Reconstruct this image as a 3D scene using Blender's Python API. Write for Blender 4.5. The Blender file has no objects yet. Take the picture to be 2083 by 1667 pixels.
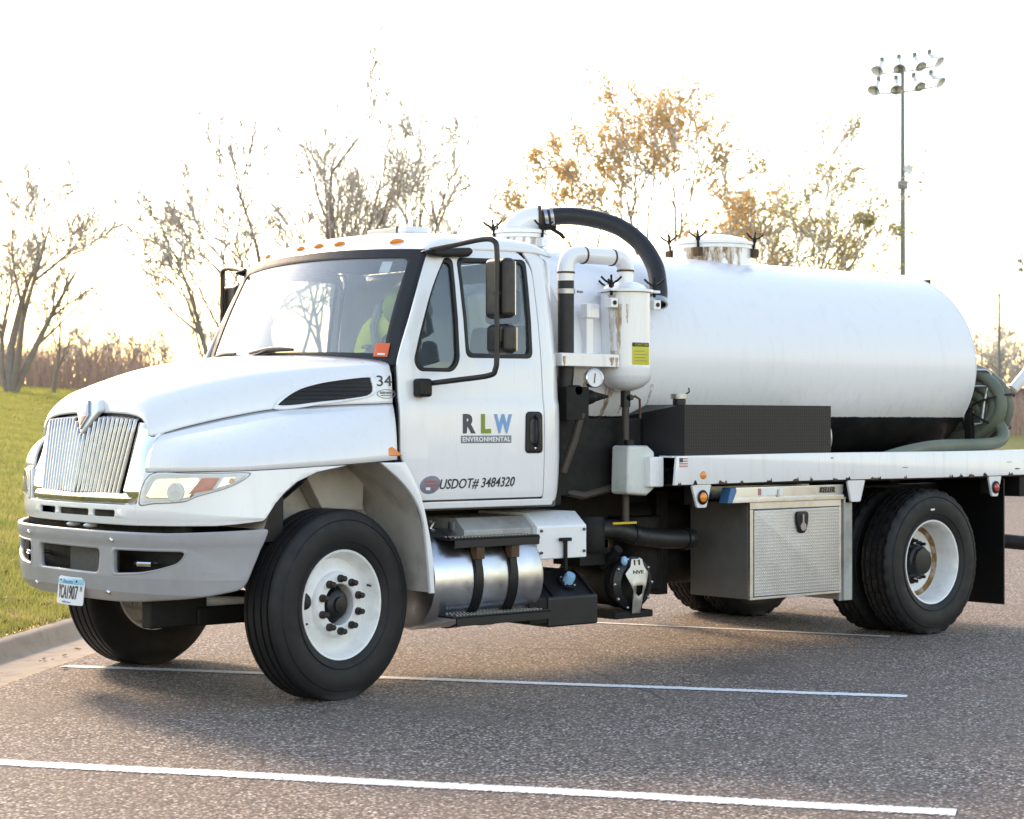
import bpy, bmesh, math, random
import numpy as np
from mathutils import Vector, Matrix, Quaternion
R = math.radians
random.seed(7); rng = np.random.default_rng(7)
scene = bpy.context.scene
COL = scene.collection

# ------------------------------------------------------------------ camera, sky, sun, exposure
FWD = Vector((0.6416354, 0.76697611, 0.00718676)); RGT = Vector((0.766994, -0.641654, 0.000355)); UPV = RGT.cross(FWD)
cam_d = bpy.data.cameras.new('camera'); cam = bpy.data.objects.new('camera', cam_d); COL.objects.link(cam)
CAMLOC = Vector((-6.0426, -8.6275, 1.4975))
cam.matrix_world = Matrix.Translation(CAMLOC) @ Matrix((RGT, UPV, -FWD)).transposed().to_4x4()
cam_d.sensor_width = 36.0; cam_d.sensor_fit = 'HORIZONTAL'; cam_d.lens = 3937.9 / 2083 * 36
cam_d.clip_start = 0.1; cam_d.clip_end = 3000
cam_d.dof.use_dof = True; cam_d.dof.focus_distance = 11.0; cam_d.dof.aperture_fstop = 5.0
scene.camera = cam

SUN_EL, SUN_AZ = R(29), Vector((0.16, 0.987, 0))          # horizontal direction towards the sun
world = bpy.data.worlds.new('World'); scene.world = world; world.use_nodes = True
wn = world.node_tree; wn.nodes.clear()
sky = wn.nodes.new('ShaderNodeTexSky'); sky.sky_type = 'NISHITA'; sky.sun_disc = False
sky.sun_elevation = SUN_EL; sky.sun_rotation = math.atan2(SUN_AZ.x, SUN_AZ.y)
sky.altitude = 0; sky.air_density = 1.4; sky.dust_density = 1.0; sky.ozone_density = 2.0
bg = wn.nodes.new('ShaderNodeBackground'); bg.inputs['Strength'].default_value = 0.15
wo = wn.nodes.new('ShaderNodeOutputWorld')
wn.links.new(sky.outputs[0], bg.inputs['Color']); wn.links.new(bg.outputs[0], wo.inputs['Surface'])
sun_d = bpy.data.lights.new('sun', 'SUN'); sun = bpy.data.objects.new('sun', sun_d); COL.objects.link(sun)
sun_d.energy = 1.5; sun_d.angle = R(10); sun_d.color = (1.0, 0.83, 0.62)
sdir = Vector((SUN_AZ.x * math.cos(SUN_EL), SUN_AZ.y * math.cos(SUN_EL), math.sin(SUN_EL)))
sun.rotation_euler = sdir.to_track_quat('Z', 'Y').to_euler(); sun.location = (0, 30, 20)
scene.view_settings.view_transform = 'Standard'; scene.view_settings.look = 'None'
scene.view_settings.exposure = 1.65; scene.view_settings.gamma = 1.0
scene.view_settings.use_white_balance = True; scene.view_settings.white_balance_temperature = 7750; scene.view_settings.white_balance_tint = 18
scene.cycles.max_bounces = 8; scene.cycles.transparent_max_bounces = 12
scene.cycles.use_denoising = True

# ------------------------------------------------------------------ materials
def new_mat(name):
    m = bpy.data.materials.new(name); m.use_nodes = True
    nt = m.node_tree; b = nt.nodes['Principled BSDF']
    return m, nt, b
def N(nt, t, **kw):
    n = nt.nodes.new(t)
    for k, v in kw.items():
        if k.startswith('i_'):
            key = k[2:]; n.inputs[int(key) if key.isdigit() else key].default_value = v
        else: setattr(n, k, v)
    return n
def mix(nt, fac, a, b):
    n = nt.nodes.new('ShaderNodeMix'); n.data_type = 'RGBA'
    for sock, v in ((n.inputs[0], fac), (n.inputs[6], a), (n.inputs[7], b)):
        if hasattr(v, 'links'): nt.links.new(v, sock)
        elif isinstance(v, (int, float)): sock.default_value = v
        else: sock.default_value = (*v, 1) if len(v) == 3 else v
    return n.outputs[2]
def ramp(nt, src, stops):
    n = nt.nodes.new('ShaderNodeValToRGB'); e = n.color_ramp.elements
    while len(e) < len(stops): e.new(0.5)
    for el, (p, c) in zip(e, stops):
        el.position = p; el.color = (c, c, c, 1) if isinstance(c, (int, float)) else (*c, 1)
    nt.links.new(src, n.inputs[0]); return n.outputs[0]
def noise(nt, scale, detail=3, rough=.5, vec=None, stretch=None):
    n = N(nt, 'ShaderNodeTexNoise'); n.inputs['Scale'].default_value = scale
    n.inputs['Detail'].default_value = detail; n.inputs['Roughness'].default_value = rough
    if vec is None:
        tc = N(nt, 'ShaderNodeTexCoord'); vec = tc.outputs['Object']
    if stretch:
        mp = N(nt, 'ShaderNodeMapping'); mp.inputs['Scale'].default_value = stretch
        nt.links.new(vec, mp.inputs[0]); vec = mp.outputs[0]
    nt.links.new(vec, n.inputs['Vector']); return n.outputs[0]
def bump(nt, b, h, strength=.3, dist=.005):
    n = N(nt, 'ShaderNodeBump'); n.inputs['Strength'].default_value = strength; n.inputs['Distance'].default_value = dist
    nt.links.new(h, n.inputs['Height']); nt.links.new(n.outputs[0], b.inputs['Normal'])
def simple(name, col, rough=.5, metal=0., var=.12, vscale=9., coat=0., bumps=0., bscale=60, dirt=None, dirt_amt=.5, dscale=4., spec=.5):
    m, nt, b = new_mat(name)
    c2 = tuple(min(1, c * (1 + var)) for c in col); c1 = tuple(c * (1 - var) for c in col)
    n = noise(nt, vscale, 4)
    out = mix(nt, n, c1, c2)
    if dirt:
        d = ramp(nt, noise(nt, dscale, 6, .65), [(.48, 0.), (.75, dirt_amt)])
        out = mix(nt, d, out, dirt)
    nt.links.new(out, b.inputs['Base Color'])
    b.inputs['Metallic'].default_value = metal
    r = ramp(nt, noise(nt, vscale * 2.3, 4), [(.3, max(0, rough - .07)), (.7, min(1, rough + .07))])
    nt.links.new(r, b.inputs['Roughness'])
    b.inputs['Coat Weight'].default_value = coat; b.inputs['Coat Roughness'].default_value = .06
    b.inputs['Specular IOR Level'].default_value = spec
    if bumps: bump(nt, b, noise(nt, bscale, 3), bumps, .004)
    return m
M = {}
def paint(name, streak=.25, rust=0., low=False):
    m, nt, b = new_mat(name)
    tc = N(nt, 'ShaderNodeTexCoord')
    st = noise(nt, 5, 6, .7, tc.outputs['Object'], (3., 3., .35))
    d = ramp(nt, st, [(.52, 0.), (.82, streak)])
    out = mix(nt, d, (.80, .805, .81), (.42, .40, .37))
    if rust:
        rr = ramp(nt, noise(nt, 2.6, 7, .72, tc.outputs['Object'], (2., 2., .6)), [(.62, 0.), (.72, rust)])
        out = mix(nt, rr, out, (.33, .16, .05))
    sp = ramp(nt, noise(nt, 70, 2, .5), [(.74, 0.), (.80, .35)])
    out = mix(nt, sp, out, (.35, .33, .3))
    nt.links.new(out, b.inputs['Base Color'])
    nt.links.new(ramp(nt, st, [(.3, .24), (.8, .45)]), b.inputs['Roughness'])
    b.inputs['Coat Weight'].default_value = .9; b.inputs['Coat Roughness'].default_value = .08
    bump(nt, b, noise(nt, 3.2, 3, .5), .08, .02)
    return m
M['paint'] = paint('white_body_paint', .15)
M['tankpaint'] = None
M['dirtypaint'] = paint('dirty_white_paint', .45, .8)
M['railpaint'] = paint('chipped_white_paint', .35, .25)
def tank_mat():
    m, nt, b = new_mat('tank_two_tone_paint')
    tc = N(nt, 'ShaderNodeTexCoord'); sx = N(nt, 'ShaderNodeSeparateXYZ'); nt.links.new(tc.outputs['Object'], sx.inputs[0])
    edge = noise(nt, 30, 2, .5, tc.outputs['Object'])
    ad = N(nt, 'ShaderNodeMath', operation='MULTIPLY_ADD'); ad.inputs[1].default_value = .012; nt.links.new(edge, ad.inputs[0]); nt.links.new(sx.outputs[2], ad.inputs[2])
    lt = N(nt, 'ShaderNodeMath', operation='LESS_THAN'); lt.inputs[1].default_value = 1.551; nt.links.new(ad.outputs[0], lt.inputs[0])
    st = noise(nt, 4, 7, .72, tc.outputs['Object'], (4., 4., .5))
    d = ramp(nt, st, [(.52, 0.), (.85, .26)])
    w = mix(nt, d, (.80, .805, .81), (.45, .43, .40))
    low = N(nt, 'ShaderNodeMapRange'); low.inputs[1].default_value = 1.85; low.inputs[2].default_value = 1.52; low.inputs[3].default_value = 0; low.inputs[4].default_value = 1
    nt.links.new(sx.outputs[2], low.inputs[0])
    spl = ramp(nt, noise(nt, 16, 5, .7, tc.outputs['Object'], (1.6, 1.6, .25)), [(.53, 0.), (.75, .45)])
    mu = N(nt, 'ShaderNodeMath', operation='MULTIPLY'); nt.links.new(low.outputs[0], mu.inputs[0]); nt.links.new(spl, mu.inputs[1])
    w = mix(nt, mu.outputs[0], w, (.38, .36, .33))
    k = mix(nt, ramp(nt, noise(nt, 7, 5, .6), [(.4, 0.), (.8, .6)]), (.012, .012, .014), (.05, .045, .04))
    nt.links.new(mix(nt, lt.outputs[0], w, k), b.inputs['Base Color'])
    b.inputs['Roughness'].default_value = .38
    b.inputs['Coat Weight'].default_value = .4; b.inputs['Coat Roughness'].default_value = .12
    bump(nt, b, noise(nt, 2.2, 3), .10, .03)
    return m
M['tankpaint'] = tank_mat()
M['black'] = simple('black_plastic', (.006, .006, .007), .45, var=.3, spec=.35)
M['blackdirty'] = simple('dirty_black_steel', (.006, .0055, .0055), .65, var=.4, dirt=(.022, .019, .016), dirt_amt=.6, bumps=.2, spec=.3)
M['blackmetal'] = simple('black_painted_steel', (.009, .0095, .012), .4, var=.3, dirt=(.03, .028, .025), dirt_amt=.4, spec=.4)
M['mirrorback'] = simple('brown_black_plastic', (.017, .014, .014), .4, var=.25)
M['rubber'] = simple('tyre_rubber', (.008, .008, .009), .6, var=.25, vscale=6, bumps=.15, bscale=120, dirt=(.03, .027, .025), dirt_amt=.4, spec=.4)
M['hose'] = simple('black_rubber_hose', (.011, .0105, .0105), .5, var=.25, bumps=.3, bscale=40)
M['greenhose'] = simple('green_suction_hose', (.13, .15, .105), .5, var=.35, vscale=6, dirt=(.16, .15, .12), dirt_amt=.5, bumps=.2)
M['strap'] = simple('black_strap', (.01, .01, .01), .7)
M['grillechrome'] = simple('dulled_chrome', (.42, .42, .43), .28, 1.0, var=.06)
M['chrome'] = simple('chrome', (.78, .78, .78), .07, 1.0, var=.04)
M['chromepit'] = simple('pitted_chrome', (.66, .66, .66), .12, 1.0, var=.1, vscale=30, dirt=(.25, .24, .22), dirt_amt=.8, dscale=22)
M['grey'] = simple('grey_bumper_plastic', (.33, .33, .345), .38, var=.07, vscale=4, coat=.15, bumps=.05, dirt=(.16, .15, .14), dirt_amt=.3)
M['alu'] = simple('brushed_aluminium', (.62, .63, .65), .33, 1.0, var=.12, vscale=5, dirt=(.30, .28, .26), dirt_amt=.55, dscale=3)
M['steel'] = simple('galvanised_steel', (.45, .45, .45), .4, 1.0, var=.2, dirt=(.2, .17, .13), dirt_amt=.5)
M['rust'] = simple('rusty_iron', (.085, .042, .02), .75, var=.5, vscale=25, bumps=.4)
M['rustring'] = simple('rust_stain', (.24, .12, .035), .8, var=.6, vscale=15, dirt=(.62, .58, .52), dirt_amt=.95, dscale=11)
M['wheelwhite'] = simple('white_wheel_enamel', (.78, .78, .77), .35, var=.04, coat=.3, dirt=(.45, .42, .37), dirt_amt=.5, dscale=9)
M['innerfender'] = simple('dusty_inner_fender', (.50, .47, .43), .6, var=.15, dirt=(.24, .21, .18), dirt_amt=.8, dscale=5)
M['orange'] = simple('amber_lens', (.85, .24, .012), .22, var=.1, coat=.6)
M['red'] = simple('red_lens', (.45, .03, .03), .22, var=.15, coat=.6)
M['redrefl'] = simple('red_reflector', (.62, .10, .08), .25, var=.2, coat=.6)
M['yellow'] = simple('yellow_paint', (.62, .42, .02), .5, var=.1)
M['stickeryellow'] = simple('yellow_sticker', (.60, .55, .02), .5, var=.08)
M['white'] = simple('white_plastic', (.78, .78, .78), .4, var=.04)
M['offwhite'] = simple('translucent_plastic', (.62, .64, .60), .45, var=.08, dirt=(.3, .28, .25), dirt_amt=.6)
M['blue'] = simple('blue_plastic', (.045, .16, .33), .45, var=.15)
M['bluecap'] = simple('pale_blue_cap', (.25, .5, .72), .4)
M['txtdark'] = simple('dark_grey_decal', (.055, .06, .075), .45)
M['txtblack'] = simple('black_decal', (.02, .025, .03), .45)
M['txtgreen'] = simple('olive_green_decal', (.20, .27, .02), .45)
M['txtblue'] = simple('sky_blue_decal', (.16, .36, .62), .45)
M['txtgrey'] = simple('grey_decal', (.20, .21, .23), .45)
M['txtwhite'] = simple('white_decal', (.8, .8, .8), .45)
M['decalmauve'] = simple('mauve_decal', (.20, .19, .25), .45, var=.2, vscale=30)
M['decalred'] = simple('red_decal', (.35, .12, .10), .45)
M['plateblue'] = simple('plate_light_blue', (.26, .58, .70), .4)
M['flagred'] = simple('flag_red', (.55, .2, .2), .5)
M['orangesticker'] = simple('orange_sticker', (.75, .12, .03), .5)
M['interior'] = simple('grey_interior_trim', (.10, .105, .11), .7)
M['seat'] = simple('dark_seat_fabric', (.045, .05, .06), .85)
M['dash'] = simple('grey_dashboard', (.16, .17, .17), .65)
M['hivis'] = simple('hi_vis_yellow_cloth', (.86, .98, .06), .8, var=.12, bumps=.4, bscale=14)
M['hivisdark'] = simple('shaded_lime_hood_cloth', (.34, .44, .04), .8, var=.15, bumps=.3, bscale=16)  # darker copy of the jacket cloth, the hood's shade painted into the colour
M['reflect'] = simple('silver_reflective_tape', (.33, .35, .34), .5)
M['jeans'] = simple('blue_work_trousers', (.06, .09, .15), .85)
M['skin'] = simple('skin', (.42, .25, .18), .55)
M['pole'] = simple('green_grey_pole_steel', (.17, .19, .19), .5, .3)
M['lampgrey'] = simple('floodlight_grey', (.75, .76, .80), .5, .0)
M['lightbar'] = simple('light_bar_plastic', (.55, .53, .45), .3, coat=.4)
M['paper'] = simple('white_paper', (.75, .77, .78), .6)
def diamond(name, col, metal, rough, strength):
    m, nt, b = new_mat(name)
    tc = N(nt, 'ShaderNodeTexCoord'); sx = N(nt, 'ShaderNodeSeparateXYZ'); nt.links.new(tc.outputs['Object'], sx.inputs[0])
    def wv(a, bb, sc):
        mp = N(nt, 'ShaderNodeMath', operation='MULTIPLY_ADD'); mp.inputs[1].default_value = bb
        nt.links.new(sx.outputs[2], mp.inputs[0]); nt.links.new(sx.outputs[0], mp.inputs[2])
        s = N(nt, 'ShaderNodeMath', operation='MULTIPLY'); s.inputs[1].default_value = sc; nt.links.new(mp.outputs[0], s.inputs[0])
        q = N(nt, 'ShaderNodeMath', operation='SINE'); nt.links.new(s.outputs[0], q.inputs[0]); return q.outputs[0]
    p = N(nt, 'ShaderNodeMath', operation='MULTIPLY'); nt.links.new(wv(0, 1, 150), p.inputs[0]); nt.links.new(wv(0, -1, 150), p.inputs[1])
    h = ramp(nt, p.outputs[0], [(.35, 0.), (.7, 1.)])
    bump(nt, b, h, strength, .004)
    d = ramp(nt, noise(nt, 3, 6, .65), [(.42, 0.), (.8, .65)])
    c0 = mix(nt, h, tuple(c * .72 for c in col), col)
    nt.links.new(mix(nt, d, c0, tuple(c * .42 for c in col)), b.inputs['Base Color'])
    b.inputs['Metallic'].default_value = metal; b.inputs['Roughness'].default_value = rough
    return m
M['treadplate'] = diamond('aluminium_tread_plate', (.66, .67, .69), .9, .42, .5)
M['blacktread'] = diamond('black_tread_plate', (.009, .009, .012), .2, .42, .8)
def glass(name, tint, refl=1.0, dust=0.):
    m, nt, b = new_mat(name); nt.nodes.remove(b)
    out = nt.nodes['Material Output']
    tr = N(nt, 'ShaderNodeBsdfTransparent'); tr.inputs[0].default_value = (*tint, 1)
    gl = N(nt, 'ShaderNodeBsdfGlossy'); gl.inputs['Roughness'].default_value = .015
    fr = N(nt, 'ShaderNodeLayerWeight'); fr.inputs[0].default_value = .5
    pw = N(nt, 'ShaderNodeMath', operation='POWER'); pw.inputs[1].default_value = 4.; nt.links.new(fr.outputs['Facing'], pw.inputs[0])
    mul = N(nt, 'ShaderNodeMath', operation='MULTIPLY_ADD'); mul.inputs[1].default_value = refl * .9; mul.inputs[2].default_value = refl * .05; mul.use_clamp = True
    nt.links.new(pw.outputs[0], mul.inputs[0])
    mx = N(nt, 'ShaderNodeMixShader'); nt.links.new(mul.outputs[0], mx.inputs[0]); nt.links.new(tr.outputs[0], mx.inputs[1]); nt.links.new(gl.outputs[0], mx.inputs[2])
    res = mx.outputs[0]
    if dust:
        df = N(nt, 'ShaderNodeBsdfDiffuse'); df.inputs[0].default_value = (.8, .8, .79, 1)
        tl = N(nt, 'ShaderNodeBsdfTranslucent'); tl.inputs[0].default_value = (.8, .8, .79, 1)
        ad = N(nt, 'ShaderNodeMixShader'); ad.inputs[0].default_value = .3; nt.links.new(df.outputs[0], ad.inputs[1]); nt.links.new(tl.outputs[0], ad.inputs[2])
        dn = ramp(nt, noise(nt, 5, 5, .6), [(.3, dust * .75), (.7, dust * 1.2)])
        m2 = N(nt, 'ShaderNodeMixShader'); nt.links.new(dn, m2.inputs[0]); nt.links.new(res, m2.inputs[1]); nt.links.new(ad.outputs[0], m2.inputs[2]); res = m2.outputs[0]
    nt.links.new(res, out.inputs['Surface'])
    return m
M['glass'] = glass('window_glass', (.75, .82, .85), 1.6, .03)
M['wglass'] = glass('windshield_glass', (.92, .95, .94), 1.8, .095)
M['lens'] = glass('clear_lens', (.92, .93, .93), 1.0)
def asphalt():
    m, nt, b = new_mat('asphalt')
    tc = N(nt, 'ShaderNodeTexCoord'); v = tc.outputs['Object']
    vo = N(nt, 'ShaderNodeTexVoronoi'); vo.inputs['Scale'].default_value = 72; nt.links.new(v, vo.inputs['Vector'])
    sep = N(nt, 'ShaderNodeSeparateColor'); nt.links.new(vo.outputs['Color'], sep.inputs[0])
    stone = ramp(nt, sep.outputs[0], [(.0, (.080, .062, .049)), (.3, (.20, .152, .115)), (.62, (.335, .265, .208)), (.86, (.50, .405, .325)), (1., (.92, .82, .73))])
    tint = ramp(nt, sep.outputs[1], [(0., (.75, .62, .58)), (.5, (1., .97, .95)), (1., (.85, .95, 1.05))])
    mm = N(nt, 'ShaderNodeMix', data_type='RGBA', blend_type='MULTIPLY'); mm.inputs[0].default_value = .7
    nt.links.new(stone, mm.inputs[6]); nt.links.new(tint, mm.inputs[7])
    gap = ramp(nt, vo.outputs['Distance'], [(.35, 0.), (.7, .9)])
    c = mix(nt, gap, mm.outputs[2], (.03, .028, .028))
    big = ramp(nt, noise(nt, .9, 5, .6, v), [(.36, 0.), (.70, .55)])
    c = mix(nt, big, c, (.16, .120, .094))
    fine = ramp(nt, noise(nt, 14, 4, .6, v), [(.5, 0.), (.75, .35)])
    c = mix(nt, fine, c, (.24, .195, .175))
    rs = ramp(nt, noise(nt, 1.9, 5, .55, v), [(.68, 0.), (.73, .45)])
    c = mix(nt, rs, c, (.30, .15, .10))
    oil = ramp(nt, noise(nt, .55, 6, .65, v), [(.57, 0.), (.70, .6)])
    c = mix(nt, oil, c, (.085, .068, .060))
    vc = N(nt, 'ShaderNodeTexVoronoi', feature='DISTANCE_TO_EDGE'); vc.inputs['Scale'].default_value = .42
    wp = N(nt, 'ShaderNodeMix', data_type='VECTOR'); wp.inputs[0].default_value = .12
    nz2 = N(nt, 'ShaderNodeTexNoise'); nz2.inputs['Scale'].default_value = 3.; nz2.inputs['Detail'].default_value = 6; nt.links.new(v, nz2.inputs['Vector'])
    nt.links.new(v, wp.inputs[4]); nt.links.new(nz2.outputs['Color'], wp.inputs[5]); nt.links.new(wp.outputs[1], vc.inputs['Vector'])
    ck = ramp(nt, vc.outputs['Distance'], [(.0, .8), (.0035, 0.)]); cm = ramp(nt, noise(nt, .45, 3, .5, v), [(.44, 0.), (.52, 1.)])
    ckm = N(nt, 'ShaderNodeMath', operation='MULTIPLY'); nt.links.new(ck, ckm.inputs[0]); nt.links.new(cm, ckm.inputs[1])
    c = mix(nt, ckm.outputs[0], c, (.035, .03, .028))
    nt.links.new(c, b.inputs['Base Color']); b.inputs['Roughness'].default_value = .85
    b.inputs['Specular IOR Level'].default_value = .35
    bump(nt, b, mix(nt, .35, ramp(nt, vo.outputs['Distance'], [(0., 1.), (.8, 0.)]), noise(nt, 60, 3, .6, v)), .55, .006)
    return m
M['asphalt'] = asphalt()
def linepaint():
    m, nt, b = new_mat('worn_white_line_paint'); out = nt.nodes['Material Output']
    tc = N(nt, 'ShaderNodeTexCoord'); v = tc.outputs['Object']
    w2 = ramp(nt, noise(nt, 9, 4, .6, v), [(.45, 0.), (.75, .3)])
    nt.links.new(mix(nt, w2, (.80, .80, .79), (.55, .53, .50)), b.inputs['Base Color']); b.inputs['Roughness'].default_value = .8
    bump(nt, b, noise(nt, 75, 4, .6, v), .5, .005)
    sx = N(nt, 'ShaderNodeSeparateXYZ'); nt.links.new(tc.outputs['UV'], sx.inputs[0])
    e = N(nt, 'ShaderNodeMath', operation='SUBTRACT'); e.inputs[1].default_value = .5; nt.links.new(sx.outputs[1], e.inputs[0])
    e2 = N(nt, 'ShaderNodeMath', operation='ABSOLUTE'); nt.links.new(e.outputs[0], e2.inputs[0])
    nz = noise(nt, 60, 4, .65, v); n2 = noise(nt, 3, 3, .5, v)
    s1 = N(nt, 'ShaderNodeMath', operation='MULTIPLY_ADD'); s1.inputs[1].default_value = .60; nt.links.new(nz, s1.inputs[0]); nt.links.new(e2.outputs[0], s1.inputs[2])
    s2 = N(nt, 'ShaderNodeMath', operation='MULTIPLY_ADD'); s2.inputs[1].default_value = .10; nt.links.new(n2, s2.inputs[0]); nt.links.new(s1.outputs[0], s2.inputs[2])
    al = ramp(nt, s2.outputs[0], [(.69, 1.), (.77, 0.)])
    pit = ramp(nt, noise(nt, 95, 4, .7, v), [(.60, 1.), (.68, .15)])
    mm = N(nt, 'ShaderNodeMath', operation='MULTIPLY'); nt.links.new(al, mm.inputs[0]); nt.links.new(pit, mm.inputs[1])
    tr = N(nt, 'ShaderNodeBsdfTransparent'); mx = N(nt, 'ShaderNodeMixShader'); nt.links.new(mm.outputs[0], mx.inputs[0]); nt.links.new(tr.outputs[0], mx.inputs[1]); nt.links.new(b.outputs[0], mx.inputs[2])
    nt.links.new(mx.outputs[0], out.inputs['Surface']); return m
M['line'] = linepaint()
M['concrete'] = simple('kerb_concrete', (.38, .31, .24), .9, var=.15, vscale=3, bumps=.35, bscale=70, dirt=(.16, .13, .10), dirt_amt=.7, dscale=6)
def lawnmat():
    m, nt, b = new_mat('lawn_soil_and_thatch')
    tc = N(nt, 'ShaderNodeTexCoord'); v = tc.outputs['Object']
    c = ramp(nt, noise(nt, .35, 5, .6, v), [(.3, (.075, .095, .014)), (.55, (.13, .135, .018)), (.75, (.20, .165, .03))])
    c = mix(nt, ramp(nt, noise(nt, 6, 5, .7, v), [(.45, 0.), (.75, .6)]), c, (.05, .065, .015))
    nt.links.new(c, b.inputs['Base Color']); b.inputs['Roughness'].default_value = .95
    bump(nt, b, noise(nt, 30, 5, .7, v), .8, .04); return m
M['lawn'] = lawnmat()
def leafmat(name, stops, scale=3., trans=.45):
    m, nt, b = new_mat(name)
    tc = N(nt, 'ShaderNodeTexCoord')
    c = ramp(nt, noise(nt, scale, 4, .8, tc.outputs['Object']), stops)
    nt.links.new(c, b.inputs['Base Color']); b.inputs['Roughness'].default_value = .7
    tl = N(nt, 'ShaderNodeBsdfTranslucent'); nt.links.new(c, tl.inputs[0])
    mx = N(nt, 'ShaderNodeMixShader'); mx.inputs[0].default_value = trans
    out = nt.nodes['Material Output']
    nt.links.new(b.outputs[0], mx.inputs[1]); nt.links.new(tl.outputs[0], mx.inputs[2]); nt.links.new(mx.outputs[0], out.inputs['Surface'])
    return m
M['grass'] = leafmat('grass_blades', [(.3, (.20, .245, .07)), (.5, (.35, .35, .10)), (.7, (.50, .43, .17))], 1.6, .5)
M['leaf_orange'] = leafmat('autumn_orange_leaf', [(.3, (.60, .33, .11)), (.5, (.66, .42, .16)), (.7, (.56, .44, .18))], 2.)
M['leaf_olive'] = leafmat('olive_leaf', [(.3, (.32, .29, .11)), (.5, (.44, .37, .14)), (.7, (.56, .42, .15))], 2.)
M['leaf_litter'] = leafmat('dry_fallen_leaf', [(.3, (.22, .09, .03)), (.5, (.30, .15, .06)), (.7, (.22, .14, .06))], 5., .2)
M['bark'] = simple('grey_brown_bark', (.27, .225, .19), .9, var=.35, vscale=4, bumps=.5, bscale=25)
M['twig'] = simple('hazed_twig_bark', (.52, .46, .41), .9, var=.3)  # haze painted in: twigs coloured lighter than the trunk bark
M['twigpale'] = simple('hazy_far_twigs', (.62, .57, .53), .9, var=.2)  # distance haze put into the colour, paler copy of the twigs
M['barkpale'] = simple('hazed_far_bark', (.42, .37, .34), .9, var=.3)  # paler bark copy, fading with distance painted into the colour
M['thicket'] = simple('reddish_brush_twigs', (.42, .30, .245), .9, var=.4, vscale=.7)
M['guard'] = simple('dirty_grey_guard', (.36, .36, .35), .5, .2, var=.2, dirt=(.15, .13, .11), dirt_amt=.8, dscale=3)
M['wall'] = simple('brown_brick', (.17, .10, .08), .9, var=.2, vscale=2)

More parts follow.
